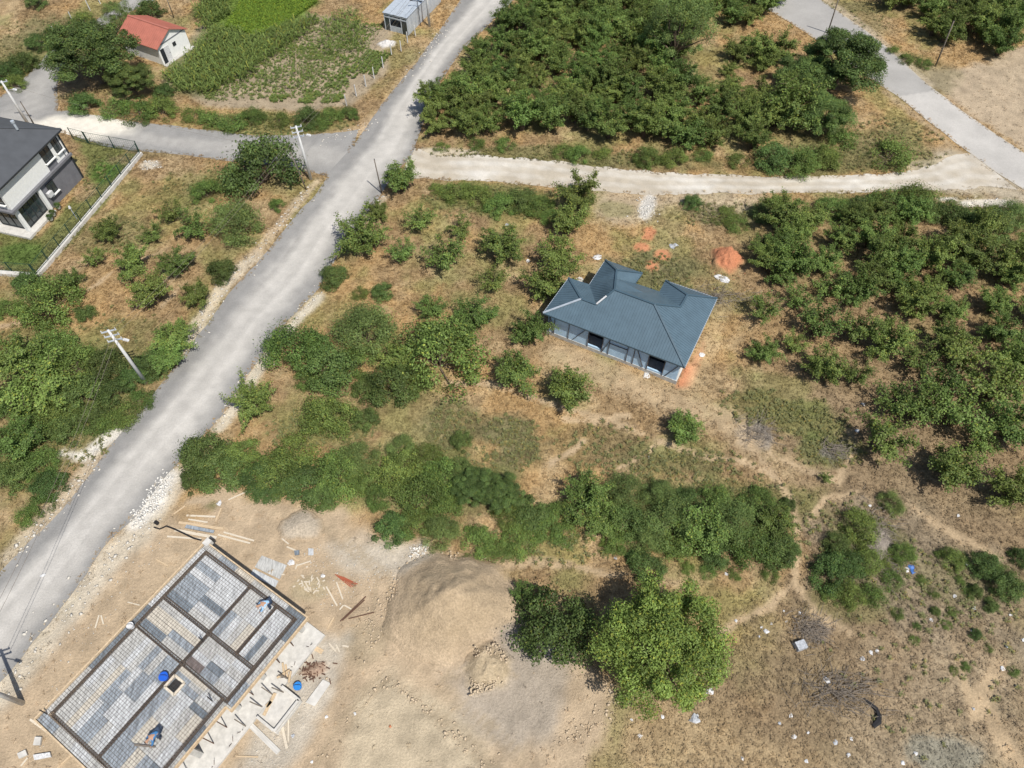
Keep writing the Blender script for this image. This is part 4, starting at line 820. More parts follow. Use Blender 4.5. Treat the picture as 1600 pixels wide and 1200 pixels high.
# ------------------------------------------------------------------ galvanised greenhouse by the road
def build_greenhouse():
    o = Vector((-16.15, 90.6)); ang = math.radians(-24.0); fr = local_frame(o, ang); root = empty('metal_greenhouse', (*fr(1.6, 4)[:2], 0), 'pale galvanised sheet greenhouse with an open front by the gravel road', 'greenhouse')
    W, D, H = 3.25, 9.0, 2.25
    def pan(a, b, c, d, name, m): q = [a, b, c, d]; n = (b - a).cross(d - a).normalized() * .03; return MB().add(q + [p + n for p in q], [(0, 1, 2, 3), (7, 6, 5, 4), (0, 4, 5, 1), (1, 5, 6, 2), (2, 6, 7, 3), (3, 7, 4, 0)]).build(name, m, root)
    nseg = 9
    for k in range(nseg):
        t0, t1 = k * D / nseg + .01, (k + 1) * D / nseg - .01; pan(fr(W, t0, 0), fr(W, t1, 0), fr(W + .02, t1, H), fr(W + .02, t0, H), 'side_sheet', M['galv']); pan(fr(0, t1, 0), fr(0, t0, 0), fr(0, t0, H), fr(0, t1, H), 'side_sheet', M['galv'])
    for k in range(7):
        a0, a1 = -.12 + k * (W + .3) / 7, -.12 + (k + 1) * (W + .3) / 7 - .02; pan(fr(a0, -.2, H + .03 + .03 * (k % 2)), fr(a1, -.2, H + .03 + .03 * (k % 2)), fr(a1, D, H + .2), fr(a0, D, H + .2), 'roof_sheet', M['galv'])
    for a in (0, .75, 2.4, W): MB().bar(fr(a, -.06, 0), fr(a, -.06, H), .09, .09).build('post', M['galv'], root)
    for z in (H - .12, H - .45): MB().bar(fr(0, -.1, z), fr(W, -.1, z), .06, .16).build('rail', M['galv'], root)
    pan(fr(.75, -.05, .0), fr(2.4, -.05, .0), fr(2.4, -.05, .75), fr(.75, -.05, .75), 'front_sheet', M['galv']); pan(fr(0.05, -.05, 0), fr(.7, -.05, 0), fr(.7, -.05, 1.7), fr(.05, -.05, 1.7), 'front_sheet', M['glass']); pan(fr(2.45, -.05, 0), fr(W - .05, -.05, 0), fr(W - .05, -.05, 1.7), fr(2.45, -.05, 1.7), 'front_sheet', M['glass'])
    MB().prism([tuple(fr(.1, .1)[:2]), tuple(fr(W - .1, .1)[:2]), tuple(fr(W - .1, D)[:2]), tuple(fr(.1, D)[:2])], -.05, .05).build('floor', M['conc'], root)
build_greenhouse()

# ------------------------------------------------------------------ poles and lines
TOPS = {}
def concrete_pole(px, py, h, key, label, arms=2, lamp=True, ang=.6):
    x, y = P(px, py); z = gz(x, y); e = empty('utility_pole', (x, y, z), label, 'pole')
    MB().tube([(x, y, z - .2), (x, y, z + h)], [.17, .095], 12).build('shaft', M['pole'], e, True)
    ca, sa = math.cos(ang), math.sin(ang); pts = []
    for k in range(arms):
        zz = z + h - .15 - k * .55; MB().bar((x - ca * .55, y - sa * .55, zz), (x + ca * .55, y + sa * .55, zz), .09, .09).build('crossarm', M['galv'], e)
        for s in (-.5, .5):
            MB().tube([(x + ca * s, y + sa * s, zz + .05), (x + ca * s, y + sa * s, zz + .22)], [.05, .035], 6).build('insulator', M['white_plastic'], e); pts.append(Vector((x + ca * s, y + sa * s, zz + .22)))
    if lamp:
        zz = z + h - 1.1; MB().bar((x, y, zz), (x + .9, y - .25, zz + .25), .05, .05).build('lamp_arm', M['galv'], e); MB().box((x + 1.1, y - .3, zz + .3), (.5, .22, .12), -.27, top=.7).build('lamp_head', M['white_plastic'], e)
    TOPS[key] = pts; return e
concrete_pole(228, 598, 7.1, 'A', 'concrete street-lamp pole beside the left thicket', 3, True, .35)
concrete_pole(486, 281, 6.55, 'B', 'concrete pole with crossarms at the road junction', 3, True, .35)
concrete_pole(36, 1099, 7.2, 'C', 'concrete pole at the bottom left corner of the picture', 2, True, .35)
concrete_pole(671, 40, 7.0, 'D', 'white pole on the verge beside the metal greenhouse', 2, False, .35)
concrete_pole(45, 195, 5.5, 'E', 'pale pole behind the two-storey house roof', 1, True, .35)
def thin_pole(px, py, tx, ty, h, label, m='wood_grey', r=.07, light=False):
    x, y = P(px, py); X2, Y2 = P(tx, ty, h); d = math.hypot(X2 - x, Y2 - y); k = min(1, .6 / max(d, .01)); X2, Y2 = x + (X2 - x) * k, y + (Y2 - y) * k
    z = gz(x, y); e = empty('wooden_pole', (x, y, z), label, 'pole'); MB().tube([(x, y, z - .2), ((x + X2) / 2, (y + Y2) / 2, z + h / 2), (X2, Y2, z + h)], [r, r * .9, r * .8], 7).build('shaft', M[m], e, True)
    MB().tube([(X2, Y2, z + h + .01), (X2, Y2, z + h + .12)], [.05, .03], 6).build('insulator', M['frame_dark'], e)
    return Vector((X2, Y2, z + h + .12)), e
t1, _ = thin_pole(479, 297, 451, 237, 4.6, 'leaning thin wooden pole next to the concrete junction pole'); t2, _ = thin_pole(597, 303, 585, 250, 4.2, 'thin wooden pole on the right roadside at the junction')
t3, _ = thin_pole(1293, 52, 1308, 0, 4.6, 'dark slender pole at the edge of the paved road by the large dark tree', 'wood_grey', .09); t4, _ = thin_pole(1462, 103, 1491, 32, 5.6, 'tall slender wooden pole at the corner of the bare plot', 'wood_grey', .09)
t5, _ = thin_pole(55, 197, 35, 163, 3.4, 'short brown pole behind the two-storey house'); t6, _ = thin_pole(272, 28, 261, -2, 3.2, 'thin pole behind the red-roofed shed')
x, y = P(657, 40); e = empty('street_lamp', (x, y, 0), 'slim dark double-headed lamp in front of the metal greenhouse', 'lamp'); MB().tube([(x, y, 0), (x - .1, y, 3.1)], [.05, .04], 7).build('shaft', M['frame_dark'], e); MB().bar((x - .8, y, 3.2), (x + .35, y, 3.1), .05, .05).build('arm', M['frame_dark'], e)
for s, k in ((-.85, 3.25), (.4, 3.13)): MB().box((x + s, y, k), (.35, .14, .08), 0).build('lamp_head', M['frame_dark'], e)
def cable(a, b, sag, label, r=.013):
    pts = [a.lerp(b, t) - Vector((0, 0, sag * 4 * t * (1 - t))) for t in [i / 14 for i in range(15)]]
    tag(MB().tube(pts, r, 4).build('power_cable', M['wood_grey']), label, 'cable', None)
for i, k in enumerate((1, 3)):
    w_ = ('upper', 'lower')[i]
    cable(TOPS['A'][k], TOPS['B'][k], .9, w_ + ' cable from the street-lamp pole over the field to the junction pole'); cable(TOPS['C'][k], TOPS['A'][k], .9, w_ + ' cable from the bottom left pole to the street-lamp pole'); cable(TOPS['B'][k], TOPS['D'][k], .8, w_ + ' cable from the junction pole to the pole by the greenhouse')
cable(TOPS['E'][0], t1, .7, 'thin cable from the pale pole to the leaning wooden pole', .01)
def post_row(pts, h, name, label, group, m):
    for px, py in pts:
        x, y = P(px, py); z = gz(x, y); lean = random.uniform(-.05, .05); tag(MB().frustum(Matrix.Translation((x, y, z + h / 2 - .05)) @ Matrix.Rotation(lean, 4, 'X') @ Matrix.Rotation(random.random(), 4, 'Z'), .11, .11, h + .1, .85).build(name, m), label, 'post', group)
post_row([(542, 166), (557, 151), (572, 136), (585, 123), (599, 107), (612, 87), (627, 81), (637, 67), (649, 56)], 1.45, 'fence_post', 'white concrete fence post along the garden beside the gravel road', 'white posts of the garden fence', M['pole'])
post_row([(88, 56), (114, 33), (141, 16), (157, 6)], 1.3, 'fence_post', 'thin pale fence post on the slope left of the lane', 'pale posts on the slope', M['pole'])
# ------------------------------------------------------------------ concrete deck under construction
UNIT = {}
def unit_box(m):
    if m.name not in UNIT:
        b = MB().box((0, 0, 0), (1, 1, 1)); me = bpy.data.meshes.new('box_' + m.name); me.from_pydata([tuple(v) for v in b.v], [], b.f); me.materials.append(m); UNIT[m.name] = me
    return UNIT[m.name]
def mat_ply(name, c, k):
    m, nt, b = mat_new(name); N = nt.nodes; Lk = nt.links; b.inputs['Roughness'].default_value = .8; b.inputs['Specular IOR Level'].default_value = .15
    geo = N.new('ShaderNodeNewGeometry'); mp = N.new('ShaderNodeMapping'); mp.inputs['Rotation'].default_value = (0, 0, math.radians(34)); mp.inputs['Scale'].default_value = (3.2, .6, 1); Lk.new(geo.outputs['Position'], mp.inputs['Vector'])
    n = N.new('ShaderNodeTexNoise'); n.inputs['Scale'].default_value = 2.2; n.inputs['Detail'].default_value = 9; n.inputs['Roughness'].default_value = .75; Lk.new(mp.outputs[0], n.inputs['Vector'])
    r = N.new('ShaderNodeValToRGB'); e = r.color_ramp.elements; e[0].position = .36; e[1].position = .66; e[0].color = (*[x * (1 - k) for x in c], 1); e[1].color = (*[min(.85, x * (1 + k * .7)) for x in c], 1)
    Lk.new(n.outputs['Fac'], r.inputs['Fac']); Lk.new(r.outputs['Color'], b.inputs['Base Color']); return m
PLY = [mat_ply('ply_white', (.51, .525, .535), .4), mat_ply('ply_pale', (.45, .45, .435), .4), mat_ply('ply_grey', (.29, .325, .36), .5), mat_ply('ply_slate', (.17, .20, .23), .45), mat_ply('ply_beige', (.52, .48, .41), .25), mat_ply('ply_brown', (.16, .135, .13), .4)]
SB = (-21.04, 19.585); SA = math.radians(-123.6); sf = local_frame(SB, SA); SZ = 3.0
site = empty('building_under_construction', (*sf(6.7, 4.6)[:2], 0), 'concrete floor deck under construction with rebar grid and plywood formwork', 'building')
U1 = 13.45; VR, VR2, UJ = 9.35, 8.92, 6.65
BW = .13                                                # half width of a beam trough
LINES_U = [(.5, .55, 8.75), (4.15, .55, 8.75), (6.38, .55, 8.75), (12.75, .5, 8.45)]     # beams across (at u, from v to v)
LINES_V = [(.52, .5, 12.75), (4.76, .5, 4.15), (7.16, .5, 4.15), (4.8, 4.15, 6.38), (4.78, 6.38, 12.75), (8.72, .5, 6.38), (8.45, 6.38, 12.75)]   # (at v, from u to u)
rs = random.Random(4)
def panels(u0, u1, v0, v1, along, weights, w=.5, l=1.6):
    if along == 'v': n = max(1, round((u1 - u0) / w)); k = max(1, round((v1 - v0) / l))
    else: n = max(1, round((v1 - v0) / w)); k = max(1, round((u1 - u0) / l))
    for i in range(n):
        off = rs.random() * .35
        for j in range(k):
            if along == 'v': a0, a1 = u0 + (u1 - u0) * i / n, u0 + (u1 - u0) * (i + 1) / n; b0, b1 = v0 + (v1 - v0) * j / k, v0 + (v1 - v0) * (j + 1) / k
            else: b0, b1 = v0 + (v1 - v0) * i / n, v0 + (v1 - v0) * (i + 1) / n; a0, a1 = u0 + (u1 - u0) * j / k, u0 + (u1 - u0) * (j + 1) / k
            if a0 < 7.95 and a1 > 7.1 and b0 < 5.85 and b1 > 4.95: 
                continue
            p = sf((a0 + a1) / 2, (b0 + b1) / 2, SZ - .011 + rs.uniform(-.004, .004)); m = rs.choices(PLY, weights)[0]
            link('deck_panel', unit_box(m), None, site, p - site.location, (0, 0, SA), (a1 - a0 - .012, b1 - b0 - .012, .022))
B_ = BW
panels(.5 + B_, 4.15 - B_, .52 + B_, 4.76 - B_, 'v', (5, 2, 3, 1, 0, .7)); panels(.5 + B_, 4.15 - B_, 4.76 + B_, 7.16 - B_, 'u', (6, 3, 1, .6, 1, 0)); panels(.5 + B_, 4.15 - B_, 7.16 + B_, 8.72 - B_, 'u', (5, 4, 1, .4, 1, 0))
panels(4.15 + B_, 6.38 - B_, .52 + B_, 4.8 - B_, 'v', (1, 2, 4, 2.5, 1.6, 0), .55, 2.0); panels(4.15 + B_, 6.38 - B_, 4.8 + B_, 8.72 - B_, 'v', (2, 3, 2, 1, 1.5, 2), .55, 1.4)
panels(6.38 + B_, 12.75 - B_, .52 + B_, 2.6, 'u', (2, 6, 2, .7, 1, 0), .5, 2.1); panels(6.38 + B_, 12.75 - B_, 2.6, 4.78 - B_, 'u', (5, 4, 2, .3, 0, 0), .5, 1.7)
panels(6.38 + B_, 7.1, 4.78 + B_, 8.45 - B_, 'v', (3, 3, 1, 0, 1, 0), .36, 1.2); panels(7.1, 7.95, 4.78 + B_, 4.96, 'u', (1, 1, 0, 0, 1, 0), .2, .9); panels(7.1, 7.95, 5.86, 8.45 - B_, 'v', (2, 3, 1, 2, 1, 0), .42, 1.3)
panels(7.95, 12.75 - B_, 4.78 + B_, 8.45 - B_, 'u', (1.2, 1.5, 3, 3, 1.6, .2), .7, 1.6)
# ledge outside the ring beam
panels(.02, .5 - B_, .02, VR - .02, 'u', (5, 3, 1, .4, 1, 0), 1.6, .4); panels(12.75 + B_, U1 - .02, .02, VR2 - .02, 'u', (1, 2, 3, 2, 0, 0), 1.4, .5)
panels(.5 + .02 - B_, 12.75 + B_, .02, .52 - B_, 'u', (3, 3, 2, 2, 0, 0), .35, 1.5); panels(.5 - B_, 6.38 + B_, 8.72 + B_, VR - .02, 'u', (4, 3, 1, .5, 0, 0), .45, 1.5); panels(6.38 + B_ + .02, 12.75 + B_, 8.45 + B_, VR2 - .02, 'u', (2, 2, 2, 3, 0, 0), .3, 1.5)
# beam troughs with reinforcing cages
def cage(A, B):
    d = (B - A); L = d.length; t = d.normalized(); s = Vector((-t.y, t.x, 0)); b = MB()
    for o in (-1, 1):
        for z in (.045, -.28): b.bar(A + s * o * .09 + Vector((0, 0, z)), B + s * o * .09 + Vector((0, 0, z)), .026, .026)
    b.bar(A + Vector((0, 0, .05)), B + Vector((0, 0, .05)), .022, .022); n = int(L / .18)
    for i in range(n + 1):
        c = A + t * (i * L / n)
        b.bar(c - s * .105 + Vector((0, 0, .065)), c + s * .105 + Vector((0, 0, .065)), .02, .02)
        for o in (-1, 1): b.bar(c + s * o * .105 + Vector((0, 0, .06)), c + s * o * .105 + Vector((0, 0, -.3)), .02, .02)
    return b
for u, v0, v1 in LINES_U: cage(sf(u, v0 - .1, SZ), sf(u, v1 + .1, SZ)).build('beam_cage', M['cage'], site); a, b = sf(u, v0, SZ - .37), sf(u, v1, SZ - .37); MB().bar(a, b, .27, .03).build('beam_trough', PLY[2], site)
for v, u0, u1 in LINES_V: cage(sf(u0, v, SZ), sf(u1, v, SZ)).build('beam_cage', M['cage'], site); a, b = sf(u0, v, SZ - .405), sf(u1, v, SZ - .405); MB().bar(a, b, .27, .03).build('beam_trough', PLY[2], site)
# rebar grid over the whole deck
rb = MB(); k = 0; u = .1
while u < U1: rb.bar(sf(u, .06, SZ + .05), sf(u, (VR if u < UJ else VR2) - .06, SZ + .05), .0125, .0125); u += .2
v = .1
while v < VR: rb.bar(sf(.06, v, SZ + .066), sf((U1 if v < VR2 else UJ) - .06, v, SZ + .066), .0125, .0125); v += .2
g_ = rb.build('rebar_grid', M['cage'], site); g_['kind'] = 'stuff'
for a, b in (((0, -.04), (U1, -.04)), ((-.04, -.06), (-.04, VR + .06)), ((0, VR + .03), (UJ, VR + .03)), ((UJ + .02, VR2 + .02), (UJ + .02, VR + .05)), ((UJ + .05, VR2 + .03), (U1, VR2 + .03)), ((U1 + .04, -.06), (U1 + .04, VR2 + .06))):
    MB().bar(sf(*a, SZ - .02), sf(*b, SZ + .0), .09, .34).build('edge_board', M['wood'], site)
MB().bar(sf(U1 + .2, -.3, SZ + .02), sf(U1 + .05, 1.2, SZ + .02), .12, .05).build('edge_board', M['wood_pale'], site)
# stair/duct opening
for a, b in (((7.12, 4.98), (7.94, 4.98)), ((7.12, 5.83), (7.94, 5.83)), ((7.12, 5.0), (7.12, 5.81)), ((7.94, 5.0), (7.94, 5.81))): MB().bar(sf(*a, SZ + .03), sf(*b, SZ + .03), .14, .16).build('opening_frame', M['wood_pale'], site)
# columns, props, foundation
for u in (.5, 4.15, 6.38, 9.6, 12.75):
    for v in (.52, 4.78, 8.5): MB().box(sf(u, v, 1.3), (.35, .35, 2.6), SA).build('column', M['conc'], site)
for u in (1.6, 2.9, 5.3, 7.6, 8.7, 10.7, 11.8):
    for v in (1.8, 3.3, 6.2, 7.5, 8.75): MB().tube([sf(u, v, .1), sf(u, v, SZ - .12)], .035, 6).build('prop', M['rust'], site)
MB().prism([tuple(sf(*q)[:2]) for q in ((-.1, -.1), (-.1, 10.0), (3.75, 10.0), (3.75, 9.9), (13.6, 9.9), (13.6, -.1))], -.1, .28).build('foundation', M['conc_white'], site)
MB().prism([tuple(sf(*q)[:2]) for q in ((3.85, 9.92), (3.85, 11.6), (6.15, 11.6), (6.15, 9.92))], -.1, .35).build('porch_base', M['conc_white'], site)
for a, b in (((3.9, 10.02), (3.9, 11.55)), ((3.9, 11.5), (6.1, 11.5)), ((6.1, 10.0), (6.1, 11.42)), ): MB().bar(sf(*a, .5), sf(*b, .5), .16, .32).build('porch_upstand', M['conc_white'], site)
for i in range(16):                                       # starter bars along the open side
    u = 1.0 + i * .78; v = 9.66
    if i % 3 == 1 or 3.4 < u < 6.4: continue
    for s in (-1, 1): MB().bar(sf(u + .05 * s, v, .27), sf(u + .22 * s + rs.uniform(-.1, .1), v + rs.uniform(-.15, .2), .5 + rs.random() * .2), .022, .022).build('starter_bar', M['rust'], site)
for u, v in ((4.1, 10.3), (4.6, 9.75), (5.5, 9.75), (3.3, 10.1), (6.9, 9.7)): MB().bar(sf(u, v, .3), sf(u + rs.uniform(-.5, .5), v - .5, 1.3), .07, .05).build('timber_prop', M['wood_grey'], site)
c = sf(-.05, .15); MB().box((c.x, c.y, SZ + .05), (.5, .45, .4), SA).build('corner_block', M['conc_white'], site)
for u, v in ((4.75, 4.9), (6.9, 8.0), (12.9, .3)): MB().bar(sf(u, v, SZ), sf(u - .05, v - .05, SZ + .9), .05, .05).build('column_starter', M['steel_dark'], site)

# ------------------------------------------------------------------ loose things on the deck and in the yard
def bucket(x, y, z, m, label, r=.17, name='bucket', cat='bucket'):
    e = empty(name, (x, y, z), label, cat); MB().tube([(x, y, z), (x, y, z + .34)], [r * .8, r], 14, True).build('body', m, e, False)
    MB().tube([(x, y, z + .345), (x, y, z + .375)], [r * 1.1, r * 1.1], 14).build('rim', m, e)
    MB().tube([(x - r, y, z + .36), (x - r * .6, y + .05, z + .48), (x + r * .6, y + .05, z + .48), (x + r, y, z + .36)], .012, 4).build('handle', M['steel_dark'], e)
p = sf(7.55, 4.62); bucket(p.x, p.y, SZ + .07, M['blue'], 'blue bucket beside the square opening in the deck', .26)
p = P(467, 1074); bucket(p[0], p[1], .02, mat('light_blue_plastic', (.03, .22, .62), .4), 'light blue bucket on the ground by the timber props', .25)
p = sf(6.62, .42); MB_ = MB(); bucket(p.x, p.y, SZ + .07, M['white_plastic'], 'white bucket on the left edge of the deck', .2)
def slat(name, a, b, w, th, m, label, cat, z=0.03, group=None):
    A = Vector((*P(*a), 0)); B = Vector((*P(*b), 0)); A.z = gz(A.x, A.y) + z; B.z = gz(B.x, B.y) + z + random.uniform(0, .05)
    d = B - A; o = link(name, unit_box(m), None, None, (A + B) / 2, (0, 0, 0), (d.length, w, th)); o.rotation_euler = d.to_track_quat('X', 'Z').to_euler(); return tag(o, label, cat, group)
PLK = [((280, 817), (349, 827), .2, 'long pale plank topmost in the pile at the deck corner'), ((274, 829), (339, 841), .22, 'wide pale plank lowest beside the deck corner'), ((262, 839), (315, 843), .14, 'thin plank sticking out left of the deck corner pile'), ((292, 806), (337, 808), .14, 'plank lying level above the deck corner pile'), ((337, 816), (346, 794), .12, 'short plank lying upright above the deck corner pile'),
       ((341, 836), (391, 849), .13, 'lower of two parallel planks right of the deck corner'), ((350, 832), (397, 845), .13, 'upper of two parallel planks right of the deck corner'), ((357, 781), (387, 767), .1, 'thin stick on bare soil under the long hedge'), ((269, 806), (290, 791), .1, 'stick leaning in dry grass by the road verge'), ((295, 812), (325, 817), .12, 'short plank between two longer ones in the corner pile'),
       ((440, 841), (451, 850), .1, 'short stick above the grey formwork board'), ((448, 854), (463, 861), .12, 'plank touching the dark square offcut'), ((452, 867), (467, 877), .12, 'plank below the dark square offcut'), ((464, 884), (486, 877), .1, 'thin stick right of the grey formwork board'), ((510, 917), (527, 947), .11, 'long white lath left of the rusty rods'), ((526, 910), (536, 937), .1, 'second white lath just below the red rod bundle'),
       ((512, 982), (522, 965), .12, 'lath pointing at the deck right corner'), ((535, 1009), (545, 1011), .12, 'short lath on bare soil below the rusty rods'), ((514, 1005), (525, 1018), .1, 'first of two crossed laths near the rubble'), ((525, 1007), (531, 1019), .1, 'second of two crossed laths near the rubble'), ((480, 1006), (504, 1019), .3, 'wide pale board beside the deck right corner'), ((472, 981), (496, 992), .1, 'lath leaning out from the deck right corner'),
       ((440, 1130), (449, 1170), .16, 'longer of two laths standing below the porch base'), ((451, 1122), (451, 1159), .1, 'thinner of two laths below the porch base'), ((90, 1200), (112, 1180), .12, 'plank under the lower left edge of the deck'), ((150, 982), (156, 962), .1, 'left of two thin laths between road and deck'), ((159, 962), (163, 976), .1, 'right of two thin laths between road and deck'), ((201, 942), (220, 947), .08, 'thin lath touching the left edge of the deck'),
       ((245, 875), (264, 885), .1, 'lath on soil between white verge and deck corner'), ((393, 1134), (436, 1176), .32, 'long low concrete beam pointing away from the porch base'), ((531, 953), (537, 946), .1, 'left piece of a broken lath by the rusty rods'), ((538, 946), (549, 952), .1, 'right piece of a broken lath by the rusty rods'), ((370, 1182), (404, 1183), .08, 'thin rod lying in front of the foundation'), ((33, 1197), (44, 1184), .1, 'thin plank at the bottom left corner')]
for i, (a, b, w, lb) in enumerate(PLK): slat('concrete_beam' if 'beam' in lb else 'plank', a, b, w, .12 if 'beam' in lb else .045, M['conc_white'] if 'beam' in lb else (M['wood_pale'] if i % 4 else M['wood']), lb, 'beam' if 'beam' in lb else 'plank', .06 if i < 10 else .04)
for i, (a, b) in enumerate((((532, 971), (572, 932)), ((535, 970), (570, 938)), ((545, 967), (585, 957)))): slat('steel_rod', a, b, .06, .05, M['rust'], ('longest rusty rod on the bare soil', 'rusty rod lying alongside the longest one', 'rusty rod crossing below the longest one')[i], 'rod', .05)
for i in range(5): slat('steel_rod', (524 + i * 3, 898 + i), (549 + i * 2.5, 918 - i * 1.2), .06, .05, mat('red_steel', (.36, .10, .05), .7) if i == 0 else bpy.data.materials['red_steel'], 'red-brown rod in the small bundle above the laths', 'rod', .05, 'rods of the red bundle')
# grey formwork board, frames and blocks
def board(name, quad, th, m, label, cat, z=.05):
    q = [P(*p) for p in quad]; zz = gz(*q[0]) + z; return tag(MB().prism(q, zz, zz + th).build(name, m), label, cat)
board('formwork_board', [(409, 868), (448, 883), (437, 905), (398, 886)], .05, PLY[1], 'upper grey formwork board lying right of the deck top', 'board'); board('formwork_board', [(396, 889), (435, 908), (430, 918), (391, 898)], .07, PLY[0], 'lower pale formwork board lying right of the deck top', 'board')
board('mixing_tray', [(293, 821), (336, 830), (334, 834), (290, 826)], .12, PLY[2], 'narrow grey tray lying on the plank pile at the deck corner', 'tray'); board('offcut', [(460, 861), (468, 860), (468, 867), (461, 868)], .08, PLY[3], 'dark square offcut between thin planks', 'offcut')
board('offcut', [(482, 857), (490, 858), (490, 868), (482, 868)], .05, PLY[0], 'pale square offcut on the rubble strip', 'offcut')
board('cement_sheet', [(505, 1062), (517, 1068), (492, 1104), (478, 1098)], .05, M['conc_white'], 'pale hardened cement strip beside the rubble heap', 'cement strip')
for q, lb in (([(54, 1180), (80, 1176), (82, 1183), (56, 1188)], 'long white foam block at the bottom left'), ([(57, 1152), (67, 1152), (65, 1165), (54, 1165)], 'upper pale slab fragment at the bottom left'), ([(29, 1178), (42, 1172), (45, 1180), (32, 1186)], 'lower pale slab fragment at the bottom left')): board('foam_block' if 'foam' in lb else 'slab_fragment', q, .16, M['white_plastic'] if 'foam' in lb else M['conc_white'], lb, 'block')
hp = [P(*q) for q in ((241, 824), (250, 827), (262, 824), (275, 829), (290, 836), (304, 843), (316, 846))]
tag(MB().tube([(x, y, gz(x, y) + .22 * (i > 1)) for i, (x, y) in enumerate(hp)], .06, 6).tube([(hp[0][0] + .25, hp[0][1] + .25, .1), (hp[0][0] + .1, hp[0][1] + .3, .35)], .14, 6).build('black_strand', M['black']), 'black hose snaking over the planks at the deck corner', 'strand')  # black strand modelled along a dark winding line at the corner
for i, (a, b) in enumerate((((448, 1040), (452, 1062)), ((444, 1038), (447, 1060)), ((436, 1062), (456, 1050)), ((458, 1052), (455, 1070)))): slat('timber_prop', a, b, .12, .1, M['wood'], ('right one of the two upright timbers behind the porch base', 'left one of the two upright timbers behind the porch base', 'timber lying across behind the porch base', 'short timber near the light blue bucket')[i], 'timber', .3 + .1 * i)
for i, (a, b) in enumerate((((412, 1118), (430, 1083)), ((416, 1104), (424, 1096)))): A = Vector((*P(*a, .4), .4)); B = Vector((*P(*b, .4), .4)); tag(MB().bar(A, B, .2, .05).build('plank', M['wood']), ('orange plank lying inside the porch base', 'small dark plank inside the porch base')[i], 'plank')
# scatter of small wood scraps
for i in range(34):
    px, py = random.gauss(478, 20), random.gauss(908, 14)
    if px < 445 + (py - 900) * .6: continue
    a = random.random() * 3.14; l = random.uniform(3, 9); slat('wood_scrap', (px, py), (px + math.cos(a) * l, py + math.sin(a) * l), .09, .04, M['wood_pale'], 'small wood scrap in the scattered heap right of the deck', 'wood scrap', .04, 'wood scraps right of the deck')
for i in range(60):
    px, py = random.gauss(490, 11), random.gauss(1046, 8); a = random.random() * 3.14; l = random.uniform(3, 9); slat('rusty_offcut', (px, py), (px + math.cos(a) * l, py + math.sin(a) * l), .06, .05, M['rust'], 'rusty steel offcut in the reddish scrap heap', 'scrap', random.uniform(.02, .2), 'offcuts of the reddish scrap heap')

# ------------------------------------------------------------------ heaps
def heap(name, px, py, rx, ry, h, colr, label, cat, rot=0, sharp=1.3, seed=0, rough=.3, n=56, rings=26, mt=None):
    cx, cy = P(px, py); s = mpp(px, py); Rx = rx * s; Ry = abs(P(px, py - ry)[1] - P(px, py + ry)[1]) / 2; V = []; c0 = np.array(colr)
    for i in range(rings + 1):
        r = i / rings
        for k in range(n):
            a = 2 * math.pi * k / n; w = 1 + .07 * math.sin(a * 3 + seed) + .05 * math.sin(a * 5 + 2 * seed) + .03 * math.sin(a * 11 + seed)
            V.append((math.cos(a) * r * Rx * w, math.sin(a) * r * Ry * w))
    V = np.array(V); V = V @ np.array([[math.cos(rot), math.sin(rot)], [-math.sin(rot), math.cos(rot)]]); r = np.repeat(np.linspace(0, 1, rings + 1), n)
    X_, Y_ = V[:, 0] + cx, V[:, 1] + cy; prof = (1 - r ** sharp) * (1 - .25 * r)
    z = h * prof * (1 + .28 * (fbm(X_, Y_, 1.8, 131, 3) - .5)) + h * .5 * rough * (fbm(X_, Y_, .6, 141, 3) - .5) * sstep(1, .8, r) - .06 * sstep(.93, 1, r)
    I = np.arange((rings + 1) * n).reshape(rings + 1, n); J = np.roll(I, -1, 1); F = np.stack([I[:-1].ravel(), I[1:].ravel(), J[1:].ravel(), J[:-1].ravel()], 1)
    colors = c0[None] * (1 + .35 * (fbm(X_, Y_, 1.2, 151) - .5))[:, None]; gc_ = sample(X_, Y_)[0]; fe = sstep(1.0, .55, r + (fbm(X_, Y_, .9, 155, 2) - .5) * .2)[:, None]; colors = gc_ * (1 - fe) + colors * fe; gh = ground_h(X_, Y_)
    o = link(name, np_mesh(name, np.stack([X_ - cx, Y_ - cy, z + gh], 1), F, colors, True), mt or M['heap'], None, (cx, cy, 0)); return tag(o, label, cat)
heap('sand_heap', 1136, 406, 27, 23, 1.35, (.54, .225, .12), 'orange-red sand heap right of the grey-roofed house', 'sand heap', 0, 1.25, 1, 1.0)
heap('earth_mound', 705, 945, 106, 86, 2.7, (.435, .335, .22), 'big smooth brown earth mound beside the deck site', 'earth mound', .2, 1.3, 2, .3)
heap('earth_mound', 762, 1045, 42, 44, .8, (.45, .36, .24), 'small cloddy earth mound right of the big smooth one', 'earth mound', .5, 1.2, 4, 1.3)
heap('earth_mound', 470, 822, 36, 26, .5, (.47, .40, .31), 'low pale earth bump below the long hedge', 'earth mound', 0, 1.4, 3, .4)
heap('rubble_heap', 492, 1047, 22, 14, .25, (.42, .30, .22), 'reddish scrap heap beside the timber props', 'rubble heap', .2, 1.2, 5, .8)
heap('plastic_heap', 605, 70, 15, 7, .6, (.66, .63, .60), 'whitish tarpaulin heap in front of the metal greenhouse', 'tarpaulin', .2, 1.2, 6, .8)
heap('brushwood_mound', 1372, 850, 24, 42, .5, (.30, .26, .22), 'grey mound of dead brushwood and earth near the footpath fork', 'brushwood', -.3, 1.2, 7, 1.0)

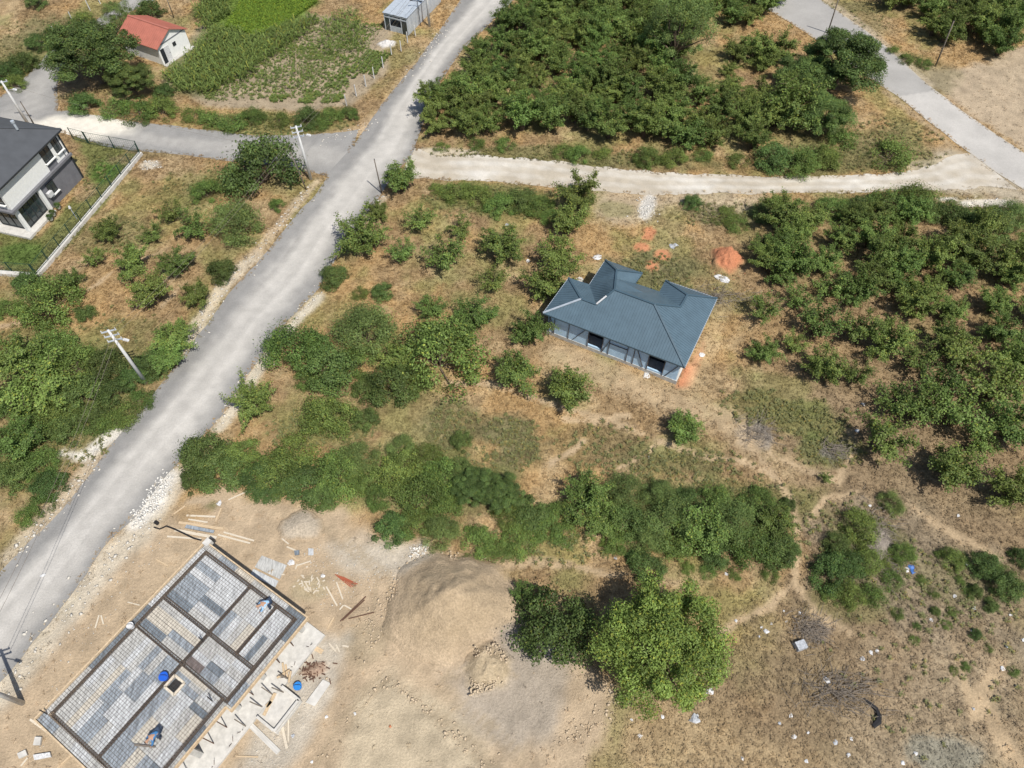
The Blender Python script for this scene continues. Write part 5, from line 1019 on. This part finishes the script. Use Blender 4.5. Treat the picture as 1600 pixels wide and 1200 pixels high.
# ------------------------------------------------------------------ stones and clods
ROCK = np.array([(1, 0, 0), (-1, 0, 0), (0, 1, 0), (0, -1, 0), (0, 0, .75), (0, 0, -.5), (.6, .6, .35), (-.6, -.6, .3)])
RF = np.array([(0, 2, 6), (2, 4, 6), (4, 0, 6), (2, 1, 4), (1, 7, 4), (1, 3, 7), (3, 4, 7), (3, 0, 4), (2, 0, 5), (1, 2, 5), (3, 1, 5), (0, 3, 5)])
def rocks(name, pts, size, m, label, z=0.0, hfun=None):
    pts = np.asarray(pts); n = len(pts); r = np.random.default_rng(len(name) + n); s = size[0] + (size[1] - size[0]) * r.random(n) ** 2.5; a = r.random(n) * 6.28
    B = ROCK[None] * [1, 1, .6] * (1 + .25 * r.normal(size=(n, 8, 1)).clip(-1, 1)) * s[:, None, None] * np.stack([np.ones(n), .6 + .5 * r.random(n), .6 + .3 * r.random(n)], 1)[:, None]
    ca, sa = np.cos(a)[:, None], np.sin(a)[:, None]; x = B[..., 0] * ca - B[..., 1] * sa; y = B[..., 0] * sa + B[..., 1] * ca
    h = ground_h(pts[:, 0], pts[:, 1]) + (hfun(pts) if hfun else 0)
    V = np.stack([x + pts[:, 0:1], y + pts[:, 1:2], B[..., 2] + h[:, None] + s[:, None] * .25 + z], 2).reshape(-1, 3); F = (RF[None] + np.arange(n)[:, None, None] * 8).reshape(-1, 3)
    o = link(name, np_mesh(name, V, F), m); tag(o, label, None, None, 'stuff'); return o
def along(pts, width, n, jit=1.0):
    W = resample(PL(pts), 400); k = rng.integers(0, 400, n); return W[k] + rng.normal(size=(n, 2)) * width
def inside(poly, n, dens=None):
    W = PL(poly); lo, hi = W.min(0), W.max(0); out = np.zeros((0, 2))
    while len(out) < n: q = lo + (hi - lo) * rng.random((n * 2, 2)); q = q[poly_sd(q[:, 0], q[:, 1], W) > 0]; out = np.vstack([out, q])
    return out[:n]
rocks('verge_stones', np.vstack([along([(285, 545), (320, 490), (355, 440), (395, 400)], .45, 200), along([(340, 668), (362, 640), (400, 585), (460, 500), (500, 455)], .4, 180), along([(0, 1085), (95, 970), (175, 868), (250, 785)], .7, 200), along([(400, 395), (490, 290)], .4, 120), along([(20, 870), (150, 725)], .5, 150), along([(640, 120), (700, 40)], .5, 150), along([(500, 225), (590, 190)], .4, 90), inside([(225, 250), (245, 250), (255, 262), (222, 265)], 120), along([(545, 372), (600, 308)], .35, 90)]), (.03, .17), M['stone'], 'pale stones along the edges of the gravel roads')
rocks('chalk_rubble', np.vstack([along([(215, 815), (240, 780), (265, 742)], .4, 900), along([(1018, 305), (1005, 338)], .55, 260), along([(140, 706), (185, 672)], .35, 90), inside([(640, 850), (672, 850), (668, 880), (640, 875)], 160), inside([(1525, 310), (1590, 312), (1590, 325), (1540, 325)], 90)]), (.02, .13), mat('white_chalk', (.74, .71, .65), .9, var=.15, scale=6), 'white chalk rubble in patches beside the roads')
rocks('soil_clods', np.vstack([along([(600, 1060), (640, 1085), (700, 1140), (760, 1205)], .28, 240), along([(590, 1000), (575, 970), (610, 930), (640, 890)], .5, 320), inside([(745, 1020), (780, 1005), (795, 1030), (770, 1080), (730, 1090)], 500), along([(860, 1160), (925, 1130), (965, 1085), (955, 1060)], .3, 220), along([(600, 1060), (560, 1110), (500, 1190)], .2, 60), along([(650, 875), (700, 870), (770, 895)], .4, 160), inside([(600, 880), (960, 1000), (950, 1190), (420, 1190)], 60)]), (.015, .13), M['clod'], 'dry soil clods on the excavated ground', .0, lambda q: np.where(np.hypot((q[:, 0] - P(762, 1045)[0]) / 2.1, (q[:, 1] - P(762, 1045)[1]) / 2.1) < 1, .3, 0) + .25 * sstep(5.0, 3.5, np.hypot(q[:, 0] - P(705, 945)[0], q[:, 1] - P(705, 945)[1])))
rocks('yard_pebbles', np.vstack([inside([(470, 850), (660, 850), (640, 900), (500, 960)], 500), inside([(470, 985), (540, 1000), (440, 1200), (380, 1200)], 380), inside([(100, 960), (230, 840), (270, 830), (60, 1180)], 200)]), (.015, .07), M['stone'], 'small pale pebbles on the building yard')
rocks('heap_grains', along([(1136, 425), (1136, 426)], 1.0, 120), (.03, .1), M['red_sand'], 'orange clods at the foot of the sand heap')

# ------------------------------------------------------------------ litter
def crumple(name, px, py, rpx, m, label, cat, group=None, h=.12, seed=0, zz=.02):
    r = random.Random(seed); x, y = P(px, py); R = rpx * mpp(px, py); n = 7; V = [(0, 0, h * .8)]
    for k in range(n): a = 2 * math.pi * k / n; d = R * r.uniform(.45, 1.1); V.append((math.cos(a) * d * .6, math.sin(a) * d * .6, h * r.uniform(.3, 1.2)))
    for k in range(n): a = 2 * math.pi * (k + .4) / n; d = R * r.uniform(.6, 1.3); V.append((math.cos(a) * d, math.sin(a) * d, r.uniform(-.01, .05)))
    F = [(0, 1 + k, 1 + (k + 1) % n) for k in range(n)] + [(1 + k, 1 + n + k, 1 + (k + 1) % n) for k in range(n)] + [(1 + (k + 1) % n, 1 + n + k, 1 + n + (k + 1) % n) for k in range(n)]
    me = bpy.data.meshes.new(name); me.from_pydata(V, [], F); o = link(name, me, m, None, (x, y, gz(x, y) + zz), (0, 0, r.random() * 6)); return tag(o, label, cat, group)
M['bag_grey'] = mat('grey_plastic', (.45, .47, .5), .5, var=.3, scale=8); M['bag_blue'] = mat('blue_bag', (.06, .16, .45), .5)
BIGL = [(933, 402, 9, 'white_plastic', 'crumpled whitish plastic by the porch roof of the house'), (1121, 432, 9, 'white_plastic', 'left piece of the white sheet below the sand heap'), (1133, 438, 11, 'white_plastic', 'long white sheet lying below the orange sand heap'), (1010, 588, 8, 'white_plastic', 'white bag lying before the house front'), (906, 438, 9, 'conc_white', 'white plaster sacks against the back of the house'), (825, 408, 5, 'white_plastic', 'small white bag left of the orchard row'), (1053, 384, 9, 'bag_grey', 'grey plastic heap in the grass behind the house'),
        (793, 350, 5, 'bag_grey', 'pale grey bag under the hedge strip'), (1014, 714, 4, 'white_plastic', 'white bag by the footpath above the long hedge'), (1292, 1063, 7, 'white_plastic', 'white rag on the dry brushwood patch'), (1348, 632, 4, 'white_plastic', 'upper white scrap by the sparse orchard rows'), (1340, 672, 5, 'white_plastic', 'lower white scrap by the sparse orchard rows'), (1110, 1080, 9, 'white_plastic', 'white rag right of the large bright tree'),
        (1085, 1125, 10, 'bag_grey', 'grey rag below the large bright tree'), (1197, 987, 6, 'white_plastic', 'white scrap near the footpath below the fork'), (1424, 885, 6, 'bag_blue', 'upper blue bag in the litter patch'), (1427, 893, 5, 'bag_blue', 'lower blue bag in the litter patch'), (1418, 890, 5, 'white_plastic', 'white bag beside the blue ones in the litter patch'), (1406, 884, 5, 'white_plastic', 'white bag left end of the litter patch'), (1322, 871, 6, 'white_plastic', 'white rag in the bush near the brushwood'), (343, 786, 6, 'white_plastic', 'white bag in dry grass at the head of the planks'), (68, 900, 4, 'white_plastic', 'white scrap on the road edge at far left'),
        (505, 900, 4, 'white_plastic', 'white scrap left of the red rod bundle'), (1097, 555, 6, 'white_plastic', 'white sack on the orange strip right of the house'), (610, 1135, 3, 'red_sand', 'tiny orange pot on the pale yard floor'), (455, 880, 7, 'white_plastic', 'white plastic between thin planks and grey board')]
for i, (px, py, r_, m_, lb) in enumerate(BIGL):
    r_ *= .72
    crumple('plastic_sheet' if 'sheet' in lb else ('sack' if 'sack' in lb else 'litter_bag'), px, py, r_, M[m_], lb, 'litter', None, .18 if r_ > 7 else .1, i)
LIT = [(1078, 929), (1150, 970), (1190, 980), (1205, 975), (1360, 1020), (1347, 1030), (1370, 1018), (1262, 1145), (1330, 1155), (1260, 1190), (1218, 1130), (1235, 1118), (1160, 1185), (1492, 932), (1522, 950), (1520, 985), (1455, 968), (1567, 1045), (1587, 1073), (1580, 960), (1520, 1108), (1430, 1178), (1090, 1118), (1035, 1120), (987, 1125), (1305, 1160), (1410, 1192), (1325, 1180), (1000, 1150), (884, 849), (962, 872), (1135, 897), (1510, 880), (1225, 955), (1250, 958), (1573, 1010), (1360, 790), (1240, 1150), (555, 1115), (510, 1120), (458, 1150), (488, 1190), (1498, 805), (1228, 970), (1600, 1000), (1185, 995)]
for i, (px, py) in enumerate(LIT): crumple('litter_scrap', px, py, random.uniform(1.8, 3.4), M['white_plastic'] if i % 5 else M['bag_grey'], 'small pale litter scrap on the waste ground', 'litter', 'litter scraps on the waste ground', .06, 100 + i)
def tyre(px, py, r, label):
    x, y = P(px, py); pts = [(x + math.cos(a) * r, y + math.sin(a) * r, gz(x, y) + .08) for a in [k * math.pi / 10 for k in range(20)]]; tag(MB().tube(pts + pts[:1], .1, 6, False).build('tyre', M['black']), label, 'tyre')
x, y = P(1249, 1010); tag(MB().box((x, y, gz(x, y) + .25), (.75, .6, .4), .3, top=.92).build('crate', M['bag_grey']), 'grey box standing in the dry grass', 'box')
# burnt strip and branches
bp = PL([(1348, 1092), (1358, 1100), (1367, 1108), (1371, 1118), (1370, 1128), (1362, 1136)]); bc = MB()
tag(MB().tube([(*q, gz(*q) + .06) for q in bp], [.05, .1, .14, .19, .24, .16], 7).build('charred_branch', M['black']), 'curved black charred branch in the dry ground', 'branch')
def brush(px, py, rx, ry, n, label, name='brushwood_pile'):
    b = MB(); cx, cy = P(px, py); s = mpp(px, py); r = random.Random(int(px))
    for i in range(n):
        x = cx + r.gauss(0, rx * s * .5); y = cy + r.gauss(0, ry * s * .6); a = r.gauss(0, .9); l = r.uniform(.4, 1.5); z = gz(x, y) + r.uniform(.03, .35)
        b.tube([(x, y, z), (x + math.cos(a) * l * .5, y + math.sin(a) * l * .5, z + r.uniform(-.02, .12)), (x + math.cos(a) * l, y + math.sin(a) * l, z + r.uniform(-.08, .08))], [.02, .016, .008], 3)
    o = b.build(name, M['wood_grey']); return tag(o, label, None, None, 'stuff')
brush(1305, 1080, 50, 22, 260, 'heap of dry sticks with a white rag on it'); brush(1260, 985, 28, 18, 120, 'small heap of dry sticks near the grey box'); brush(1370, 845, 24, 45, 260, 'grey dead branches lying on the brushwood mound'); brush(1110, 465, 60, 18, 200, 'dry cut branches behind the right wing of the house'); brush(1180, 678, 26, 18, 120, 'grey ash-coloured stick heap by the footpath bend'); brush(1300, 703, 22, 10, 80, 'small grey stick heap in the green patch')

# ------------------------------------------------------------------ workers
M['skin'] = mat('skin', (.45, .27, .18), .6); M['cloth_blue'] = mat('blue_cloth', (.06, .20, .42), .8); M['cloth_sky'] = mat('light_blue_cloth', (.33, .55, .78), .8); M['cloth_navy'] = mat('navy_cloth', (.04, .06, .10), .85); M['cap_tan'] = mat('tan_cap', (.55, .30, .14), .8); M['hair'] = mat('dark_hair', (.02, .015, .012), .7)
def skin_obj(name, nodes, edges, m, parent):
    keys = list(nodes); me = bpy.data.meshes.new(name); me.from_pydata([nodes[k][0] for k in keys], [(keys.index(a), keys.index(b)) for a, b in edges], [])
    o = link(name, me, m, parent); sk = o.modifiers.new('Skin', 'SKIN'); sk.use_smooth_shade = True; ss = o.modifiers.new('Sub', 'SUBSURF'); ss.levels = 1; ss.render_levels = 1
    for i, k in enumerate(keys):
        me.skin_vertices[0].data[i].radius = (nodes[k][1],) * 2; me.skin_vertices[0].data[i].use_root = (i == 0)
    return o
def person(x, y, z, rz, label, shirt, trousers, head, lean, crouch):
    e = empty('person', (x, y, z), label, 'person', None, rz); c = crouch
    def R(px, pz, a): return (px * math.cos(a) + pz * math.sin(a), -px * math.sin(a) + pz * math.cos(a))
    hipz = .86 - .38 * c; hx = -.1 - .12 * c; N = {'pel': ((hx, 0, hipz), .13)}; Ed = []
    up = lambda d, off=0: (hx + math.sin(lean) * d + math.cos(lean) * off, hipz + math.cos(lean) * d - math.sin(lean) * off)
    for k, d, r in (('spi', .2, .125), ('che', .42, .14), ('nek', .58, .055), ('hd0', .66, .085), ('hd1', .78, .095), ('hd2', .86, .06)): q = up(d); N[k] = ((q[0], 0, q[1]), r)
    Ed += [('pel', 'spi'), ('spi', 'che'), ('che', 'nek'), ('nek', 'hd0'), ('hd0', 'hd1'), ('hd1', 'hd2')]
    for s, n in ((1, 'L'), (-1, 'R')):
        q = up(.5); N['sh' + n] = ((q[0], .19 * s, q[1]), .06); el = (q[0] + .16, .26 * s, q[1] - .24); wr = (el[0] + .14, .17 * s, el[2] - .2); N['el' + n] = (el, .045); N['wr' + n] = (wr, .032); pm = (wr[0] + .05, wr[1] - .01 * s, wr[2] - .07); N['pa' + n] = (pm, .03)
        Ed += [('che', 'sh' + n), ('sh' + n, 'el' + n), ('el' + n, 'wr' + n), ('wr' + n, 'pa' + n)]
        for f in range(4): kn = 'f%d%s' % (f, n); N[kn] = ((pm[0] + .05 + .01 * (f % 2), pm[1] + (f - 1.5) * .022, pm[2] - .075 - .01 * (f in (1, 2))), .009); Ed.append(('pa' + n, kn))
        N['th' + n] = ((pm[0] + .06, pm[1] - .05 * s, pm[2] - .01), .010); Ed.append(('pa' + n, 'th' + n))
        N['hi' + n] = ((hx, .09 * s, hipz - .05), .095); N['kn' + n] = ((hx + .12 + .25 * c, .13 * s, .46 - .05 * c), .065); N['an' + n] = ((-.02, .14 * s, .08), .045); N['to' + n] = ((.16, .16 * s, .035), .035)
        Ed += [('pel', 'hi' + n), ('hi' + n, 'kn' + n), ('kn' + n, 'an' + n), ('an' + n, 'to' + n)]
    skin_obj('body', N, Ed, M['skin'], e)
    sub = lambda ks, g: ({k: (N[k][0], N[k][1] + g) for k in ks}, [d for d in Ed if d[0] in ks and d[1] in ks])
    a, b = sub(['pel', 'spi', 'che', 'shL', 'elL', 'wrL', 'shR', 'elR', 'wrR'], .02); skin_obj('shirt', a, b, shirt, e)
    a, b = sub(['pel', 'hiL', 'knL', 'anL', 'hiR', 'knR', 'anR'], .024); skin_obj('trousers', a, b, trousers, e)
    for n in 'LR': a, b = sub(['an' + n, 'to' + n], .02); skin_obj('boot', a, b, M['black'], e)
    q = up(.82); me = skin_obj('cap' if head is M['cap_tan'] else 'hair', {'a': ((q[0] - .03 * math.cos(lean), 0, q[1] + .03), .105), 'b': ((up(.9)[0] - .02, 0, up(.9)[1]), .08)}, [('a', 'b')], head, e)
p = sf(.75, 6.85); person(p.x, p.y, SZ + .07, math.radians(215), 'worker in a light blue shirt and tan cap bending on the deck', M['cloth_sky'], M['cloth_navy'], M['cap_tan'], 1.15, .35)
p = sf(9.95, 6.9); person(p.x, p.y, SZ + .07, math.radians(235), 'worker in blue clothes crouching near the lower end of the deck', M['cloth_blue'], M['cloth_navy'], M['hair'], 1.2, .6)
p0, p1 = sf(11.1, 6.05, SZ + .12), sf(10.5, 7.15, SZ + .12); tag(MB().bar(p0, p1, .1, .05).build('plank', M['wood_grey']), 'dark plank lying on the deck beside the crouching worker', 'plank')

# ------------------------------------------------------------------ crops
def blades(name, pts, h, n_per, m, label, spread=.5, width=.07, tint=None, seed=1):
    r = np.random.default_rng(seed); N = len(pts) * n_per; base = np.repeat(pts, n_per, 0) + r.normal(size=(N, 2)) * .03; a = r.random(N) * 6.28; H = np.repeat(h * (.7 + .5 * r.random(len(pts))), n_per)
    z0 = ground_h(base[:, 0], base[:, 1]); hb = H * (.25 + .6 * r.random(N)); L = H * spread * (.6 + .6 * r.random(N)); dx, dy = np.cos(a), np.sin(a); w = width * (.6 + .7 * r.random(N))
    V = np.empty((N, 4, 3)); V[:, 0] = np.stack([base[:, 0], base[:, 1], z0 + hb * .6], 1); mid = np.stack([base[:, 0] + dx * L * .5, base[:, 1] + dy * L * .5, z0 + hb * 1.05], 1)
    V[:, 1] = mid + np.stack([-dy * w, dx * w, 0 * w], 1); V[:, 2] = np.stack([base[:, 0] + dx * L, base[:, 1] + dy * L, z0 + hb * .85], 1); V[:, 3] = mid - np.stack([-dy * w, dx * w, 0 * w], 1)
    c = tint_of(r, N, 1, .3, .12) if tint is None else np.repeat(tint, n_per, 0) * (1 + .35 * (r.random((N, 1)) - .5))
    o = link(name, np_mesh(name, V.reshape(-1, 3), np.arange(4 * N).reshape(N, 4), np.repeat(c, 4, 0)), m); return tag(o, label, None, None, 'stuff')
LM['corn'] = mat_leaf('leaf_corn', (.165, .225, .062), .32, 0, 0); LM['alf'] = mat_leaf('leaf_alfalfa', (.16, .25, .035), .3, 0, 0)
def rowed(poly, sp, step, ang, jit=.1):
    W = PL(poly); c = W.mean(0); R = np.hypot(*(W - c).T).max(); u = np.arange(-R, R, sp); v = np.arange(-R, R, step); A, B = np.meshgrid(u, v); A = A.ravel(); B = B.ravel()
    x = c[0] + A * math.cos(ang) - B * math.sin(ang) + rng.normal(size=A.shape) * jit; y = c[1] + A * math.sin(ang) + B * math.cos(ang) + rng.normal(size=A.shape) * jit; k = poly_sd(x, y, W) + (fbm(x, y, 2, 161) - .5) * 2.5 > 0; return np.stack([x[k], y[k]], 1)
q = rowed([(255, 122), (300, 92), (325, 55), (350, 48), (395, 60), (425, 50), (462, 40), (490, 22), (500, 35), (455, 70), (420, 95), (370, 130), (330, 150), (285, 150)], .62, .32, math.radians(35)); blades('corn_crop', q, 1.5, 9, LM['corn'], 'rows of green corn plants beside the red-roofed shed', .55, .06)
q = rowed([(500, 45), (535, 20), (575, 35), (572, 55), (560, 85), (520, 88), (500, 75)], .8, .4, math.radians(60)); q = np.vstack([q, rowed([(400, 120), (470, 110), (520, 120), (480, 140), (410, 145)], 1.6, .8, math.radians(60), .3)]); blades('corn_crop', q, 1.3, 8, LM['corn'], 'thin corn rows in the middle of the garden', .5, .05, None, 2)
q = rowed([(300, 20), (330, -12), (360, -20), (370, 5), (340, 40), (318, 52)], .6, .3, math.radians(35)); blades('corn_crop', q, 1.5, 9, LM['corn'], 'tall corn strip along the bright green field', .5, .06, None, 3)
blades('alfalfa_crop', inside([(352, 42), (385, -10), (410, -25), (500, -25), (495, 5), (440, 40), (400, 55)], 9000), .45, 3, LM['alf'], 'bright green field crop at the top left', .6, .07, None, 4)
for i in range(6):
    a, b = np.array(P(548 + 7.5 * i, 111 + 1.2 * i)), np.array(P(578 + 6 * i, 80 + 1.2 * i)); t = np.linspace(0, 1, 26)[:, None]; pts = a + (b - a) * t + rng.normal(size=(26, 2)) * .06
    o = blades('vegetable_row', pts, .4, 14, LM['corn'], ['first vegetable row from the corn side', 'second vegetable row from the corn side', 'third vegetable row from the corn side', 'fourth vegetable row from the corn side', 'fifth vegetable row from the corn side', 'vegetable row nearest the white fence posts'][i], .8, .06, None, 5 + i); o['category'] = 'vegetable row'; del o['kind']
q = np.array([P(512 + 6 * i + 4 * j, 132 - 5 * i + 2.5 * j) for i in range(6) for j in range(5)]) + rng.normal(size=(30, 2)) * .12; blades('lettuce_bed', q, .4, 26, LM['corn'], 'bed of low green vegetables in the garden', .8, .08, None, 20)
blades('potato_bed', np.vstack([inside([(480, 140), (505, 145), (485, 165), (465, 160)], 60), inside([(425, 150), (450, 150), (440, 160), (420, 160)], 40), inside([(510, 152), (540, 150), (530, 160), (500, 162)], 50)]), .35, 14, LM['corn'], 'low green plants in the lower garden corner', .8, .06, None, 21)
blades('garden_weeds', np.vstack([inside([(420, 60), (560, 90), (540, 150), (330, 160), (300, 140)], 1700), inside([(430, 20), (600, 40), (560, 100), (440, 90)], 1100)]), .32, 6, LM['corn'], 'loose green weeds scattered over the garden soil', .8, .05, None, 22)

# ------------------------------------------------------------------ wild grass and weeds
def grass():
    n = 230000; x = rng.uniform(-66, 70, n); y = rng.uniform(1, 104, n); d = np.sqrt(x * x + y * y + 2500)
    c, vg = sample(x, y); keep = (rng.random(n) < vg * (.35 + .9 * fbm(x, y, 1.8, 171, 3))) & (np.abs(x) < .74 * (d - 10)); x, y, c, d = x[keep], y[keep], c[keep], d[keep]; k = ~on_road(x, y, -.3)
    hx, hy = P(905, 470); x, y, c = x[k], y[k], c[k]; q = np.stack([x, y], 1)
    nh = poly_sd(x, y, np.array([sf(-.3, -.3)[:2], sf(13.8, -.3)[:2], sf(13.8, 10)[:2], sf(-.3, 10)[:2]])) < 0
    q, c = q[nh], c[nh]; r = rng.random((len(q), 1)); c = c * (.85 + .5 * r); grn = c[:, 1] > c[:, 0] * .98
    print('grass tufts', len(q)); blades('wild_grass', q, .15, 5, M['grass'], 'dry and green wild grass over the fields', 1.25, .024, c, 31)
M['straw'] = mat_leaf('straw_blade', (1.2, 1.15, 1.05), .4, 0, 0)
M['grass'] = mat_leaf('grass_blade', (1.15, 1.12, 1.05), .4, 0, 0)
grass()
def tall_tufts():
    n = 26000; x = rng.uniform(-64, 68, n); y = rng.uniform(1, 102, n); c, vg = sample(x, y); k = (rng.random(n) < vg * sstep(.4, .62, fbm(x, y, 2.6, 211, 3))) & ~on_road(x, y, -.3)
    k &= poly_sd(x, y, np.array([sf(-.3, -.3)[:2], sf(13.8, -.3)[:2], sf(13.8, 10)[:2], sf(-.3, 10)[:2]])) < 0
    x, y, c = x[k], y[k], c[k]; blades('straw_tufts', np.stack([x, y], 1), .34, 8, M['straw'], 'taller dry straw tufts standing in the fields', .7, .022, c * (.8 + .6 * rng.random((len(x), 1))), 35); print('straw', len(x))
tall_tufts()
wp = []
for px, py, rx, ry, n in [(800, 690, 50, 40, 420), (705, 660, 40, 34, 260), (1250, 655, 70, 30, 360), (1050, 725, 110, 24, 340), (940, 700, 70, 40, 200), (1020, 430, 65, 35, 300), (1120, 335, 55, 18, 260), (880, 245, 200, 16, 420), (1300, 245, 90, 22, 300), (1390, 225, 70, 40, 380), (190, 640, 45, 30, 260), (120, 560, 180, 70, 500), (70, 690, 80, 80, 500), (300, 300, 60, 30, 160), (170, 370, 60, 30, 160), (500, 670, 80, 30, 420), (680, 750, 120, 60, 600), (1130, 800, 150, 60, 500), (1340, 850, 70, 70, 420), (1500, 920, 90, 60, 260), (60, 70, 70, 40, 300), (430, 195, 110, 18, 420), (770, 315, 110, 26, 420), (1330, 30, 50, 25, 120), (160, 265, 30, 30, 150), (1180, 635, 55, 28, 260), (860, 850, 120, 30, 300), (1450, 1050, 120, 120, 160), (1300, 710, 60, 25, 200)]:
    cx, cy = P(px, py); s = mpp(px, py); ry_ = abs(P(px, py - ry)[1] - cy); a = rng.random(n) * 6.28; k = np.sqrt(rng.random(n)) * (.8 + .4 * rng.random(n)); wp.append(np.stack([cx + np.cos(a) * k * rx * s, cy + np.sin(a) * k * ry_], 1))
wp = np.vstack(wp); wp = wp[rng.random(len(wp)) < .42]; wp = wp[~on_road(wp[:, 0], wp[:, 1], -.2)]
blades('wild_weeds', wp, .3, 14, mat_leaf('leaf_weed', (.20, .205, .085), .28, 0, 0), 'low green weeds in patches over the waste ground', .8, .036, None, 33)
